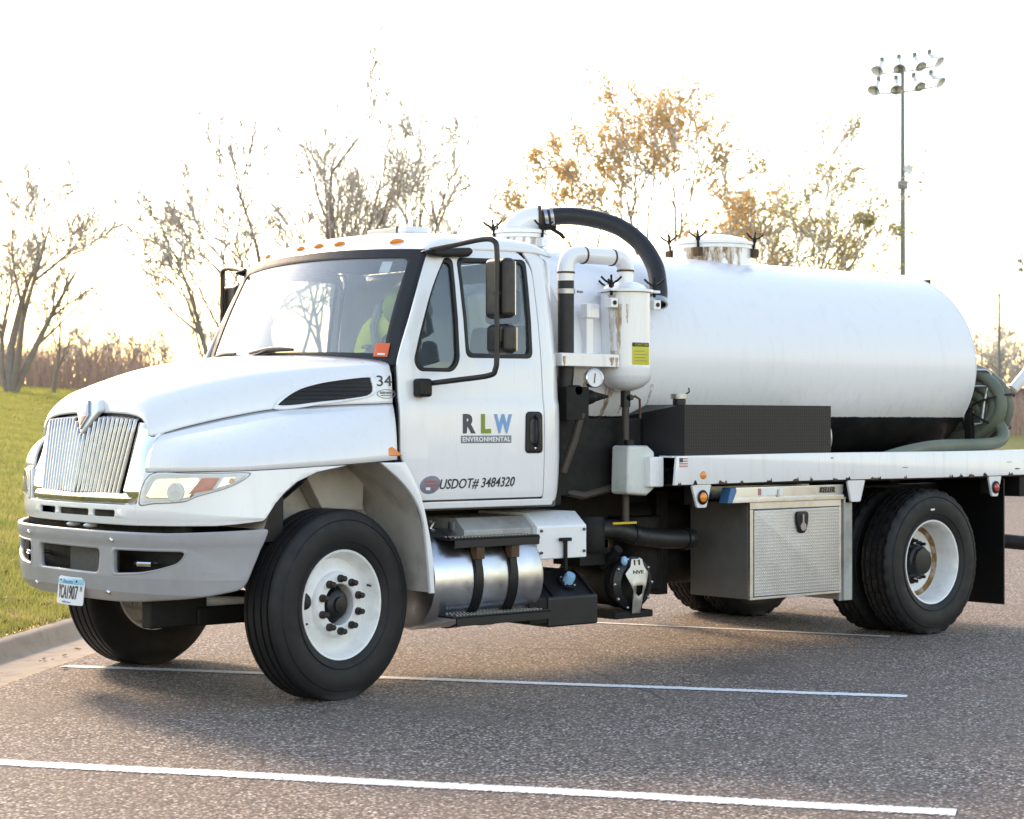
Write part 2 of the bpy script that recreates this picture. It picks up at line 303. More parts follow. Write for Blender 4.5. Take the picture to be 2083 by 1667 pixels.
# ------------------------------------------------------------------ mesh helpers
class MB:
    def __init__(s): s.v = []; s.f = []
    def add(s, vs, fs):
        o = len(s.v); s.v.extend([tuple(p) for p in vs]); s.f.extend([tuple(i + o for i in f) for f in fs]); return s
    def box(s, x0, x1, y0, y1, z0, z1, M4=None):
        vs = [Vector((x, y, z)) for x in (x0, x1) for y in (y0, y1) for z in (z0, z1)]
        if M4 is not None: vs = [M4 @ p for p in vs]
        return s.add(vs, [(0, 1, 3, 2), (4, 6, 7, 5), (0, 4, 5, 1), (2, 3, 7, 6), (0, 2, 6, 4), (1, 5, 7, 3)])
    def tube(s, pts, rad, n=12, caps=True, closed=False):
        pts = [Vector(p) for p in pts]; k = len(pts)
        rads = rad if hasattr(rad, '__len__') else [rad] * k
        vs = []; prev = None
        for i, p in enumerate(pts):
            if closed: t = (pts[(i + 1) % k] - pts[i - 1])
            else: t = pts[min(i + 1, k - 1)] - pts[max(i - 1, 0)]
            t.normalize()
            if prev is None:
                a = Vector((0, 0, 1)) if abs(t.z) < .9 else Vector((1, 0, 0)); nrm = (a - t * a.dot(t)).normalized()
            else: nrm = (prev - t * prev.dot(t)).normalized()
            prev = nrm; b = t.cross(nrm)
            for j in range(n):
                a = 2 * math.pi * j / n; vs.append(p + (nrm * math.cos(a) + b * math.sin(a)) * rads[i])
        fs = []
        for i in range(k if closed else k - 1):
            i2 = (i + 1) % k
            for j in range(n): fs.append((i * n + j, i * n + (j + 1) % n, i2 * n + (j + 1) % n, i2 * n + j))
        if caps and not closed: fs.append(tuple(range(n - 1, -1, -1))); fs.append(tuple(range((k - 1) * n, k * n)))
        return s.add(vs, fs)
    def cyl(s, p0, p1, r0, r1=None, n=24, caps=True): return s.tube([p0, p1], [r0, r0 if r1 is None else r1], n, caps)
    def lathe(s, prof, origin, axis, n=48, closed=False):
        """prof: list of (radius, height along axis)"""
        ax = Vector(axis).normalized(); o = Vector(origin)
        a = Vector((0, 0, 1)) if abs(ax.z) < .9 else Vector((1, 0, 0)); u = (a - ax * a.dot(ax)).normalized(); w = ax.cross(u)
        vs = []; k = len(prof)
        for r, h in prof:
            for j in range(n):
                t = 2 * math.pi * j / n; vs.append(o + ax * h + (u * math.cos(t) + w * math.sin(t)) * max(r, 1e-4))
        fs = []
        for i in range(k if closed else k - 1):
            i2 = (i + 1) % k
            for j in range(n): fs.append((i * n + j, i * n + (j + 1) % n, i2 * n + (j + 1) % n, i2 * n + j))
        return s.add(vs, fs)
    def grid(s, rows, flip=False):
        k = len(rows); m = len(rows[0]); vs = [p for r in rows for p in r]; fs = []
        for i in range(k - 1):
            for j in range(m - 1):
                f = (i * m + j, i * m + j + 1, (i + 1) * m + j + 1, (i + 1) * m + j); fs.append(f[::-1] if flip else f)
        return s.add(vs, fs)
    def ball(s, c, r, n=16, m=10):
        rr = r if hasattr(r, '__len__') else (r, r, r); c = Vector(c)
        rows = [[c + Vector((rr[0] * math.sin(math.pi * i / m) * math.cos(2 * math.pi * j / n), rr[1] * math.sin(math.pi * i / m) * math.sin(2 * math.pi * j / n), rr[2] * math.cos(math.pi * i / m))) for j in range(n + 1)] for i in range(m + 1)]
        return s.grid(rows)
    def prism(s, poly, axis, a, b):
        """poly of 2D points; axis 'x','y','z' extruded from a to b"""
        def P(p, h): return {'x': (h, p[0], p[1]), 'y': (p[0], h, p[1]), 'z': (p[0], p[1], h)}[axis]
        n = len(poly); vs = [P(p, a) for p in poly] + [P(p, b) for p in poly]
        fs = [tuple(range(n)), tuple(range(2 * n - 1, n - 1, -1))] + [(i, i + n, (i + 1) % n + n, (i + 1) % n) for i in range(n)]
        return s.add(vs, fs)
    def build(s, name, mat, parent=None, smooth=35, bevel=0, solid=0, seg=2, weld=True):
        me = bpy.data.meshes.new(name); me.from_pydata(s.v, [], s.f)
        bm = bmesh.new(); bm.from_mesh(me)
        if weld: bmesh.ops.remove_doubles(bm, verts=bm.verts, dist=1e-5)
        bmesh.ops.recalc_face_normals(bm, faces=bm.faces); bm.to_mesh(me); bm.free()
        return finish(name, me, mat, parent, smooth, bevel, solid, seg)
def finish(name, me, mat, parent, smooth=35, bevel=0, solid=0, seg=2):
    o = bpy.data.objects.new(name, me); COL.objects.link(o)
    me.materials.append(M[mat] if isinstance(mat, str) else mat)
    if smooth:
        for p in me.polygons: p.use_smooth = True
        if not bevel: me.set_sharp_from_angle(angle=R(smooth))
    if solid:
        q = o.modifiers.new('thickness', 'SOLIDIFY'); q.thickness = solid; q.offset = -1
    if bevel:
        q = o.modifiers.new('bevel', 'BEVEL'); q.width = bevel; q.segments = seg; q.limit_method = 'ANGLE'; q.angle_limit = R(40); q.harden_normals = True
    if parent is not None: o.parent = parent
    return o
def box(name, mat, parent, x0, x1, y0, y1, z0, z1, bevel=.004, M4=None, seg=2):
    return MB().box(x0, x1, y0, y1, z0, z1, M4).build(name, mat, parent, bevel=bevel, seg=seg)
def roundpoly(pts, r, n=5):
    out = []; k = len(pts)
    for i in range(k):
        p = Vector(pts[i][:2]); a = Vector(pts[i - 1][:2]); b = Vector(pts[(i + 1) % k][:2])
        rr = pts[i][2] if len(pts[i]) > 2 else r
        da = (a - p); db = (b - p); d = min(rr, da.length * .49, db.length * .49)
        p0 = p + da.normalized() * d; p1 = p + db.normalized() * d
        for j in range(n + 1):
            t = j / n; q = p0 * (1 - t) ** 2 + p * 2 * t * (1 - t) + p1 * t * t; out.append((q.x, q.y))
    return out
def catmull(pts, n=8, closed=False):
    pts = [np.array(p, float) for p in pts]; k = len(pts); out = []
    rngk = range(k if closed else k - 1)
    for i in rngk:
        if closed: p0, p1, p2, p3 = pts[i - 1], pts[i], pts[(i + 1) % k], pts[(i + 2) % k]
        else: p1, p2 = pts[i], pts[i + 1]; p0 = pts[i - 1] if i > 0 else 2 * p1 - p2; p3 = pts[i + 2] if i + 2 < k else 2 * p2 - p1
        for j in range(n):
            t = j / n
            out.append(.5 * ((2 * p1) + (-p0 + p2) * t + (2 * p0 - 5 * p1 + 4 * p2 - p3) * t * t + (-p0 + 3 * p1 - 3 * p2 + p3) * t ** 3))
    if not closed: out.append(pts[-1])
    return [tuple(p) for p in out]
def plate(name, mat, parent, outlines, thick, warp, bevel=.003, cu=(), cv=(), smooth=40):
    """a plate in (u,v) with holes, cut for bending, then warped: warp(u,v,w)->xyz"""
    cd = bpy.data.curves.new('tmp', 'CURVE'); cd.dimensions = '2D'; cd.fill_mode = 'BOTH'
    cd.extrude = max(thick / 2 - bevel, 1e-4); cd.bevel_depth = bevel; cd.bevel_resolution = 1; cd.offset = -bevel
    for ol in outlines:
        sp = cd.splines.new('POLY'); sp.points.add(len(ol) - 1); sp.use_cyclic_u = True
        for q, p in zip(sp.points, ol): q.co = (p[0], p[1], 0, 1)
    ob = bpy.data.objects.new('tmp', cd); COL.objects.link(ob)
    bpy.context.view_layer.update()
    dg = bpy.context.evaluated_depsgraph_get()
    me = bpy.data.meshes.new_from_object(ob.evaluated_get(dg)); bpy.data.objects.remove(ob); bpy.data.curves.remove(cd)
    me.name = name; me.materials.clear()
    bm = bmesh.new(); bm.from_mesh(me); bmesh.ops.remove_doubles(bm, verts=bm.verts, dist=1e-5)
    for u in cu: bmesh.ops.bisect_plane(bm, geom=bm.verts[:] + bm.edges[:] + bm.faces[:], plane_co=(u, 0, 0), plane_no=(1, 0, 0))
    for v in cv: bmesh.ops.bisect_plane(bm, geom=bm.verts[:] + bm.edges[:] + bm.faces[:], plane_co=(0, v, 0), plane_no=(0, 1, 0))
    for p in bm.verts: p.co = warp(p.co.x, p.co.y, p.co.z)
    bmesh.ops.recalc_face_normals(bm, faces=bm.faces); bm.to_mesh(me); bm.free()
    return finish(name, me, mat, parent, smooth)
def empty(name, loc=(0, 0, 0), parent=None):
    o = bpy.data.objects.new(name, None); COL.objects.link(o); o.location = loc; o.empty_display_size = .2
    if parent is not None: o.parent = parent
    return o
def tag(o, label, cat, group=None, kind=None):
    if label: o['label'] = label
    if cat: o['category'] = cat
    if group: o['group'] = group
    if kind: o['kind'] = kind
    return o
def text(name, s, mat, parent, size, warp, bold=0., shear=0., xs=1., spacing=1., depth=.0015, align='LEFT'):
    cd = bpy.data.curves.new('tmp', 'FONT'); cd.body = s; cd.size = size; cd.offset = bold; cd.shear = shear; cd.extrude = depth / 2
    cd.space_character = spacing; cd.align_x = align; cd.resolution_u = 3
    ob = bpy.data.objects.new('tmp', cd); COL.objects.link(ob); bpy.context.view_layer.update()
    me = bpy.data.meshes.new_from_object(ob.evaluated_get(bpy.context.evaluated_depsgraph_get())); bpy.data.objects.remove(ob); bpy.data.curves.remove(cd)
    me.name = name; me.materials.clear()
    for v in me.vertices: v.co = warp(v.co.x * xs, v.co.y, v.co.z)
    return finish(name, me, mat, parent, 0)
def textfit(name, s, mat, parent, w, h, warp0, **kw):
    """text scaled to width w and cap height h; warp0(u,v,w) with u in 0..w"""
    cd = bpy.data.curves.new('tmp', 'FONT'); cd.body = s; cd.size = 1; cd.offset = kw.get('bold', 0); cd.shear = kw.get('shear', 0); cd.space_character = kw.get('spacing', 1.)
    ob = bpy.data.objects.new('tmp', cd); COL.objects.link(ob); bpy.context.view_layer.update()
    me = bpy.data.meshes.new_from_object(ob.evaluated_get(bpy.context.evaluated_depsgraph_get())); bpy.data.objects.remove(ob); bpy.data.curves.remove(cd)
    xs = [v.co.x for v in me.vertices]; ys = [v.co.y for v in me.vertices]; x0, x1, y0, y1 = min(xs), max(xs), min(ys), max(ys); bpy.data.meshes.remove(me)
    fx = w / (x1 - x0); fy = h / (y1 - y0)
    return text(name, s, mat, parent, 1.0, lambda u, v, ww: warp0((u - x0) * fx, (v - y0) * fy, ww * .001 / .5), depth=1.0, **kw)
def copy_tree(o, parent=None):
    c = o.copy(); COL.objects.link(c); c.parent = parent
    for ch in [k for k in CHILD.get(o.name, [])]: copy_tree(ch, c)
    return c
CHILD = {}
def children_index():
    CHILD.clear()
    for o in COL.objects:
        if o.parent: CHILD.setdefault(o.parent.name, []).append(o)

# ------------------------------------------------------------------ ground, kerb, lawn
UC = Vector((.73, .683, 0)).normalized(); NC = Vector((-UC.y, UC.x, 0)); GO = Vector((-1.185, 1.733, 0))     # gutter line
def st(s, t, z=0.): p = GO + UC * s + NC * t; return Vector((p.x, p.y, z))
S_END = 32.0
def terrain(s, t):
    dl = max(0., t - .6); de = max(0., s - S_END)
    if t <= .6: return .12 + .03 * min(de, 90)
    a = .138 * dl; a = 3.6 * (1 - math.exp(-a / 3.6 * 1.15))
    return .11 + a + .03 * min(de, 90) * math.exp(-dl / 40)
def ground():
    m = MB(); m.add([st(-60, .0, 0), st(S_END, .0, 0), st(S_END, -160, 0), st(-60, -160, 0)], [(0, 1, 2, 3)])
    tag(m.build('parking_lot', 'asphalt', smooth=0), None, None, kind='structure')
    prof = [(0, .001), (.02, .004), (.43, -.012), (.46, .01), (.485, .085), (.51, .105), (.55, .11), (.60, .105), (.60, -.2)]
    rows = [[st(s, t, z) for t, z in prof] for s in np.linspace(-60, S_END, 47)]
    tag(MB().grid(rows).build('kerb', 'concrete', smooth=50), None, None, kind='structure')
    ss = list(np.linspace(-60, S_END, 24)) + list(S_END + np.array([4, 10, 18, 28, 42, 60, 90, 150, 300, 700, 1500]))
    tl = [.6, .8, 1.2, 2, 3, 5, 8, 12, 17, 23, 30, 38, 50, 70, 110, 200, 500, 1200]
    rows = [[st(s, t, terrain(s, t)) for t in tl] for s in ss]
    m = MB(); m.grid(rows)
    ss2 = [S_END, S_END + .4] + [S_END + a for a in (4, 10, 18, 28, 42, 60, 90, 150, 300, 700, 1500)]
    tr = [.6, 0, -5, -15, -30, -60, -160, -600, -1500]
    m.grid([[st(s, t, terrain(s, t) if s > S_END else 0.) for t in tr] for s in ss2])
    tag(m.build('lawn', 'lawn', smooth=60), None, None, kind='structure')
    # grass blades on the near lawn
    n = 260000; vs = np.zeros((n, 3, 3)); k = 0
    cam2 = np.array(CAMLOC[:2])
    dd = rng.random(n) ** 1.8 * 62 + 10.0                       # depth from camera
    px = rng.uniform(-80, 470, n); lat = (px - 1041.5) / 3937.9 * dd
    P = cam2 + dd[:, None] * np.array([.6416, .7670]) + lat[:, None] * np.array([.7670, -.6416])
    rel = P - np.array(GO[:2]); s_ = rel @ np.array(UC[:2]); t_ = rel @ np.array(NC[:2])
    keep = t_ > .57; P, s_, t_, dd = P[keep], s_[keep], t_[keep], dd[keep]
    zz = np.array([terrain(a, b) if b > .6 else .10 for a, b in zip(s_, t_)])
    n = len(P); ang = rng.uniform(0, 2 * np.pi, n); h = rng.uniform(.025, .065, n) * (1 + .012 * dd); w = rng.uniform(.003, .006, n) * (dd / 12)
    lean = rng.uniform(-.04, .04, (n, 2)); u = np.stack([np.cos(ang), np.sin(ang)], 1) * w[:, None]
    vs = np.zeros((n, 3, 3)); vs[:, 0, :2] = P - u; vs[:, 1, :2] = P + u; vs[:, 2, :2] = P + lean
    vs[:, 0, 2] = zz - .005; vs[:, 1, 2] = zz - .005; vs[:, 2, 2] = zz + h
    me = bpy.data.meshes.new('grass'); me.from_pydata(vs.reshape(-1, 3).tolist(), [], np.arange(3 * n).reshape(-1, 3).tolist())
    tag(finish('grass', me, 'grass', None, 0), 'short yellow green lawn grass behind the kerb', 'grass', kind='stuff')
    # fallen leaves on lawn and asphalt
    m = MB()
    def leaf(p, r):
        a = random.uniform(0, 6.28); tl_ = random.uniform(-.5, .5)
        q = [Vector((math.cos(a + b) * r * s, math.sin(a + b) * r * s, math.sin(b + tl_) * r * .25 + .01)) + p for b, s in ((0, 1), (1.2, .6), (2.4, .6), (3.14, .9), (4, .6), (5.2, .6))]
        m.add(q, [(0, 1, 2, 3, 4, 5)])
    for _ in range(420):
        i = random.randrange(n); leaf(Vector((P[i][0], P[i][1], zz[i] + .02)), random.uniform(.02, .045) * (.7 + dd[i] / 25))
    for _ in range(26):
        leaf(st(random.uniform(-3, 3), .2 + random.uniform(-.6, .2) * random.random(), .002), random.uniform(.012, .03))
    for _ in range(30):
        d = random.uniform(8, 12); l = random.uniform(-.27, .27) * d; p = CAMLOC + Vector((.6416, .767, 0)) * d + Vector((.767, -.6416, 0)) * l; p.z = .002
        leaf(p, random.uniform(.006, .016))
    tag(m.build('fallen_leaves', 'leaf_litter', smooth=0, weld=False), 'scattered dry brown leaves lying on lawn and asphalt', 'leaves', kind='stuff')
    # painted parking lines
    def pline(name, a, b, w, label):
        a, b = Vector(a), Vector(b); d = (b - a).normalized(); q = Vector((-d.y, d.x, 0)); k = 420; l = (b - a).length
        w *= 1.35; q = q * (w / 2); me = bpy.data.meshes.new(name)
        vs_l = []
        for i in range(k + 1):
            p = a + d * l * i / k + q * .06 * math.sin(i * .05 + l); vs_l += [p + q, p - q]
        me.from_pydata([(p.x, p.y, .004) for p in vs_l], [], [(2 * i, 2 * i + 2, 2 * i + 3, 2 * i + 1) for i in range(k)])
        uvl = me.uv_layers.new(name='UVMap')
        for lp in me.loops: uvl.data[lp.index].uv = (lp.vertex_index // 2 / k, lp.vertex_index % 2)
        o = finish(name, me, 'line', None, 0)
        tag(o, None, None, kind='structure')
    L = Vector((.575, -.818, 0))
    pline('parking_line', Vector((-.50, 2.29, 0)), Vector((2.432, -1.872, 0)), .10, '')
    pline('parking_line', Vector((.039, -4.004, 0)) - Vector((.567, -.8237, 0)) * 5.2, Vector((.045, -4.01, 0)), .125, '')
    pline('parking_line', Vector((2.85, 4.1, 0)), Vector((4.72, .10, 0)), .055, '')
ground()

# ------------------------------------------------------------------ background: trees, thicket, poles
def at(px, depth):
    l = (px - 1041.5) / 3937.9 * depth; p = CAMLOC + Vector((.6416, .767, 0)) * depth + Vector((.767, -.6416, 0)) * l
    rel = p - GO; s, t = rel.dot(UC), rel.dot(NC)
    p.z = terrain(s, t) if (t > .6 or s > S_END) else 0.; return p
def zpix(y, depth): return CAMLOC.z + (862 - y) / 3937.9 * depth
class Tree:
    def __init__(s, seed): s.r = random.Random(seed); s.tv = []; s.tf = []; s.cv = []; s.cf = []; s.tips = []; s.minr = .011
    def seg(s, pts, rads, thick):
        V, F = (s.tv, s.tf) if thick else (s.cv, s.cf); n = 6 if thick else 3; base = len(V)
        for i, p in enumerate(pts):
            t = (pts[min(i + 1, len(pts) - 1)] - pts[max(i - 1, 0)]).normalized()
            a = Vector((1, 0, 0)) if abs(t.x) < .8 else Vector((0, 1, 0)); u = t.cross(a).normalized(); w = t.cross(u)
            for j in range(n):
                g = 6.2832 * j / n; V.append(p + (u * math.cos(g) + w * math.sin(g)) * rads[i])
        for i in range(len(pts) - 1):
            for j in range(n): F.append((base + i * n + j, base + i * n + (j + 1) % n, base + (i + 1) * n + (j + 1) % n, base + (i + 1) * n + j))
    def branch(s, p, d, length, rad, lvl, maxl, up=.25, wob=.22, kids=6, ang=(25, 55), shrink=(.45, .7)):
        r = s.r; k = max(3, 7 - lvl); pts = [p.copy()]; rads = [rad]; dirs = [d.copy()]; q = p.copy(); dd = d.copy()
        for i in range(k):
            dd = (dd + Vector((r.gauss(0, wob), r.gauss(0, wob), r.gauss(0, wob) + up * .35)) * .5).normalized()
            q = q + dd * length / k; pts.append(q.copy()); rads.append(rad * (1 - (.78 if lvl < 2 else .5) * (i + 1) / k)); dirs.append(dd.copy())
        s.seg(pts, rads, lvl <= 1)
        if lvl >= maxl: s.tips.append(pts[-1]); s.tips.append(pts[len(pts) // 2]); return
        for c in range(kids):
            f = r.uniform(.3, 1.0) if lvl else r.uniform(.35, 1.0); i = min(int(f * k), k - 1)
            base = pts[i].lerp(pts[i + 1], f * k - i); t = dirs[i + 1]
            a = Vector((r.gauss(0, 1), r.gauss(0, 1), r.gauss(0, 1))); a = (a - t * a.dot(t)).normalized(); th = R(r.uniform(*ang))
            nd = (t * math.cos(th) + a * math.sin(th)).normalized(); rr = rads[i] * r.uniform(.45, .7)
            s.branch(base, nd, length * r.uniform(*shrink) * (1.1 - .45 * f), max(rr, s.minr * (1.5 if lvl == 0 else 1.25 if lvl == 1 else 1.)), lvl + 1, maxl, up, wob, max(3, kids - 1), ang, shrink)
def make_tree(name, label, px, depth, topy, stems, seed, maxl=4, kids=6, mat='bark', leaves=None, nleaf=0, leafr=.06, group=None, up=.3, rad=None, ang=(22, 50), filt=None, minr=1., basepx=None):
    b = at(px, depth); root = empty(name, b); H = zpix(topy, depth) - b.z; T = Tree(seed); T.minr = .0175 * minr
    for (lean, away, fr, rr) in stems:
        d = (Vector((.767, -.6416, 0)) * lean + Vector((.64, .767, 0)) * away + Vector((0, 0, 1))).normalized()
        off = Vector((.767, -.6416, 0)) * lean * .25
        T.branch(off, d, H * fr, (rad or H * .02) * rr, 0, maxl, up, .2, kids, ang)
    k_ = H / max(v.z for v in T.tips)
    for L_ in (T.tv, T.cv, T.tips):
        for v in L_: v *= k_
    me = bpy.data.meshes.new('trunk'); me.from_pydata([tuple(v) for v in T.tv], [], T.tf); finish('trunk', me, mat, root, 60)
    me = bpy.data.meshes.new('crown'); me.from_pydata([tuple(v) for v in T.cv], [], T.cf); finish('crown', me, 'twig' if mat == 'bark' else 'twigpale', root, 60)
    if leaves:
        r = T.r; V = []; F = []; tips = [t for t in T.tips if (filt is None or filt(t, H, r))]
        for _ in range(nleaf):
            c = r.choice(tips) + Vector((r.gauss(0, .12), r.gauss(0, .12), r.gauss(0, .12)))
            u = Vector((r.gauss(0, 1), r.gauss(0, 1), r.gauss(0, 1))).normalized(); w = u.cross(Vector((r.gauss(0, 1), r.gauss(0, 1), r.gauss(0, 1)))).normalized()
            s = leafr * r.uniform(.6, 1.3); o = len(V); V += [c - u * s, c + w * s * .55, c + u * s, c - w * s * .5]; F.append((o, o + 1, o + 2, o + 3))
        me = bpy.data.meshes.new('foliage'); me.from_pydata([tuple(v) for v in V], [], F); finish('foliage', me, leaves, root, 0)
    return tag(root, label, 'tree', group)
BG = 'bare trees beyond the lawn'
make_tree('bare_tree', 'large bare tree with forked trunk at the left edge of the lawn', 22, 62, 310, [(.0, 0, .62, 1.0), (.38, .1, .55, .85), (-.35, .1, .5, .6), (.16, -.1, .66, .8)], 3, 4, 6, group=BG, rad=.15)
make_tree('bare_tree', 'slim bare tree just right of the large forked tree on the lawn', 104, 64, 520, [(.3, 0, .7, 1.), (.12, .1, .4, .6)], 11, 4, 5, group=BG, rad=.07)
make_tree('bare_tree', 'tall bare tree with several upright limbs rising behind the cab roof', 680, 60, 45, [(.03, 0, .62, 1.), (.17, .1, .60, .8), (-.16, 0, .52, .7), (.40, .1, .55, .6), (-.36, 0, .45, .55)], 21, 4, 6, group=BG, rad=.17, ang=(18, 42))
make_tree('bare_tree', 'bare tree with a straight thin stem left of the tall one behind the cab', 575, 62, 200, [(.0, 0, .62, 1.), (-.25, .1, .52, .7), (.2, 0, .5, .6)], 34, 4, 5, group=BG, rad=.11, ang=(20, 45))
make_tree('bare_tree', 'low wide bare tree with dense twigs above the far mirror', 490, 58, 380, [(-.45, 0, .6, 1.), (-.1, .1, .6, .9), (.25, 0, .5, .7)], 47, 4, 6, group=BG, rad=.09)
make_tree('bare_tree', 'bare tree leaning right beside the roof light bar behind the cab', 775, 61, 230, [(.02, 0, .6, .9), (.42, .0, .62, .9), (.2, .1, .55, .6)], 58, 4, 5, group=BG, rad=.10, ang=(18, 42))
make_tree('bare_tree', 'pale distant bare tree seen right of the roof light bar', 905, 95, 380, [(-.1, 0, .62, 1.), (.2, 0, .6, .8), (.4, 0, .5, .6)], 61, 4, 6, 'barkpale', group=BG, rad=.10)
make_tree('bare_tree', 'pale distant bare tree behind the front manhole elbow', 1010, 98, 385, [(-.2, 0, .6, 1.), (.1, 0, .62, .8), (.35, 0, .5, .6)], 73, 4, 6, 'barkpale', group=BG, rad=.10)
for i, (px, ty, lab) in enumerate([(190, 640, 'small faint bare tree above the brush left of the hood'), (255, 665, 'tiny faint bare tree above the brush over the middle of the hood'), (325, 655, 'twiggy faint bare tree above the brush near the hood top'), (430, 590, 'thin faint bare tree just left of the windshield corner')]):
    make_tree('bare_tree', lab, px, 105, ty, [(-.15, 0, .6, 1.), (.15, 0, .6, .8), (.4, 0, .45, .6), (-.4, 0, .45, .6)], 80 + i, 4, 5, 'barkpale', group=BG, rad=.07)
def topleaf(t, H, r): return t.z > H * .60 + r.gauss(0, .06) * H or r.random() < .04
def sparse(t, H, r): return r.random() < .5
make_tree('autumn_tree', 'tree with orange autumn leaves clustered on its upper limbs behind the tank', 1335, 56, 165, [(-.34, 0, .58, .9), (-.05, .1, .68, 1.), (.16, -.1, .66, .8), (.36, .1, .55, .7)], 91, 4, 6, leaves='leaf_orange', nleaf=5200, leafr=.08, filt=topleaf, rad=.14, up=.35, ang=(18, 45))
make_tree('leaning_tree', 'leaning tree with sparse olive leaves left of the floodlight mast', 1560, 56, 225, [(.42, 0, .68, 1.), (.1, .1, .55, .8), (.62, -.1, .58, .7), (.28, 0, .6, .7)], 105, 4, 6, leaves='leaf_olive', nleaf=3400, leafr=.075, filt=sparse, rad=.12, up=.3, ang=(20, 48))
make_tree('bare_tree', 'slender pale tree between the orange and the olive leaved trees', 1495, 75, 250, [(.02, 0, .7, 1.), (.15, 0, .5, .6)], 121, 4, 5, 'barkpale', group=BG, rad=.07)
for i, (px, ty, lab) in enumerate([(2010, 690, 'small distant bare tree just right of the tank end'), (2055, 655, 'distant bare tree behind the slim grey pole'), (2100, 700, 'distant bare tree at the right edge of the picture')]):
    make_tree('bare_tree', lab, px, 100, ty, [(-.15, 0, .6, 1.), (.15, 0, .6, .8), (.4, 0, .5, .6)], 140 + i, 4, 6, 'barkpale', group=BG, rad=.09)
def thicket():
    V, F = [], []
    r = random.Random(5)
    for _ in range(9000):
        dep = r.uniform(70, 92)
        px = r.uniform(-120, 1250) if r.random() < .8 else r.uniform(1850, 2250)
        b = at(px, dep); h = r.uniform(.8, 1.9) * (1.15 if px < 300 else .85) * (1.2 if r.random() < .15 else .9)
        if px > 1800: h *= 1.1
        d = Vector((r.gauss(0, .16), r.gauss(0, .16), 1)); w = r.uniform(.008, .02)
        lat = Vector((.767, -.6416, 0)); fw = Vector((.64, .767, 0))
        tops = [(b, w), (b + d * h * .5, w * .8), (b + d * h + Vector((r.gauss(0, .1), r.gauss(0, .1), 0)), w * .2)]
        o = len(V)
        for p, ww in tops: V += [p - lat * ww, p + lat * ww, p + fw * ww]
        for k in range(2):
            for j in range(3): F.append((o + k * 3 + j, o + k * 3 + (j + 1) % 3, o + (k + 1) * 3 + (j + 1) % 3, o + (k + 1) * 3 + j))
        for _k in range(3):
            f = r.uniform(.25, .9); p0 = b + d * h * f; p1 = p0 + Vector((r.gauss(0, .25), r.gauss(0, .25), r.uniform(.1, .45))) * h * .5
            o = len(V); V += [p0 - lat * w * .6, p0 + lat * w * .6, p1]; F.append((o, o + 1, o + 2))
    me = bpy.data.meshes.new('thicket'); me.from_pydata([tuple(v) for v in V], [], F)
    tag(finish('thicket', me, 'thicket', None, 0), 'reddish brown brush along the top of the lawn', 'brush', kind='stuff')
thicket()
def floodlight_mast(px, dep, topy, label, lamps, dish=True, pr=.11):
    b = at(px, dep); root = empty('floodlight_mast', b); H = zpix(topy, dep) - b.z
    MB().tube([(0, 0, 0), (0, 0, H)], [pr * 1.35, pr * .7], 12).build('mast', 'pole', root)
    lat = Vector((.767, -.6416, 0)); fw = Vector((.64, .767, 0)); sc = dep / 3937.9
    rows = {}
    for (x, y, k) in lamps:
        p = lat * (x - px) * sc + Vector((0, 0, zpix(y, dep) - b.z)); rows.setdefault(k, []).append(p)
    for k, ps in rows.items():
        ps.sort(key=lambda q: q.dot(lat)); MB().tube([p + Vector((0, 0, -.32)) for p in ps], .035, 6).build('crossarm', 'pole', root)
        for i, p in enumerate(ps):
            aim = (lat * (-.45 + .38 * i) - fw * .55 + Vector((0, 0, -.75))).normalized()
            lamp = MB().lathe([(.0, -.26), (.09, -.26), (.11, -.10), (.09, .0), (.12, .02), (.28, .30), (.27, .30), (.09, .05), (0, .04)], p, aim, 16).build('floodlight', 'lampgrey', root)
            q = p - aim * .3
            MB().cyl(q + Vector((0, 0, -.02)), q + Vector((0, 0, .2)), .1, .1, 10).build('ballast_box', 'pole', lamp)
            MB().tube([p, p + Vector((0, 0, -.32))], .03, 6).build('bracket', 'pole', lamp)
    if dish:
        p = lat * 8 * sc - fw * .2 + Vector((0, 0, zpix(346, dep) - b.z))
        MB().lathe([(.0, .0), (.18, .03), (.21, .1), (.19, .12), (0, .06)], p, -fw + lat * .3, 16).build('dish', 'lampgrey', root)
        MB().box(-.16, .16, -.14, .14, zpix(375, dep) - b.z - .2, zpix(375, dep) - b.z + .15).build('junction_box', 'pole', root)
    return tag(root, label, 'light mast', 'sports field light masts')
floodlight_mast(1837, 80, 135, 'tall grey mast with eight floodlights above the rear of the tank', [(1790, 135, 0), (1830, 130, 0), (1868, 126, 0), (1902, 118, 0), (1783, 175, 1), (1824, 173, 1), (1866, 167, 1), (1905, 160, 1)])
floodlight_mast(2098, 170, 515, 'far floodlight mast cut off by the right picture edge', [(2077, 527, 0), (2094, 526, 0), (2110, 524, 0), (2079, 545, 1), (2095, 544, 1), (2112, 543, 1)], False)
def slim_pole(px, dep, topy, r, label):
    b = at(px, dep); root = empty('slim_pole', b); H = zpix(topy, dep) - b.z
    MB().tube([(0, 0, -.05), (0, 0, H)], [r, r * .55], 10).build('shaft', 'pole', root); MB().ball((0, 0, H), r * .8, 10, 6).build('finial', 'pole', root)
    MB().cyl((0, 0, -.05), (0, 0, .12), r * 2.2, r * 1.8, 12).build('base', 'pole', root)
    return tag(root, label, 'pole')
slim_pole(2033, 70, 600, .07, 'slim grey pole rising behind the coiled green hose')
slim_pole(1997, 95, 680, .05, 'short thin pole just right of the tank end')
slim_pole(393, 75, 510, .028, 'hair thin vertical pole left of the windshield')
slim_pole(228, 85, 712, .05, 'short post standing in the brush above the hood')
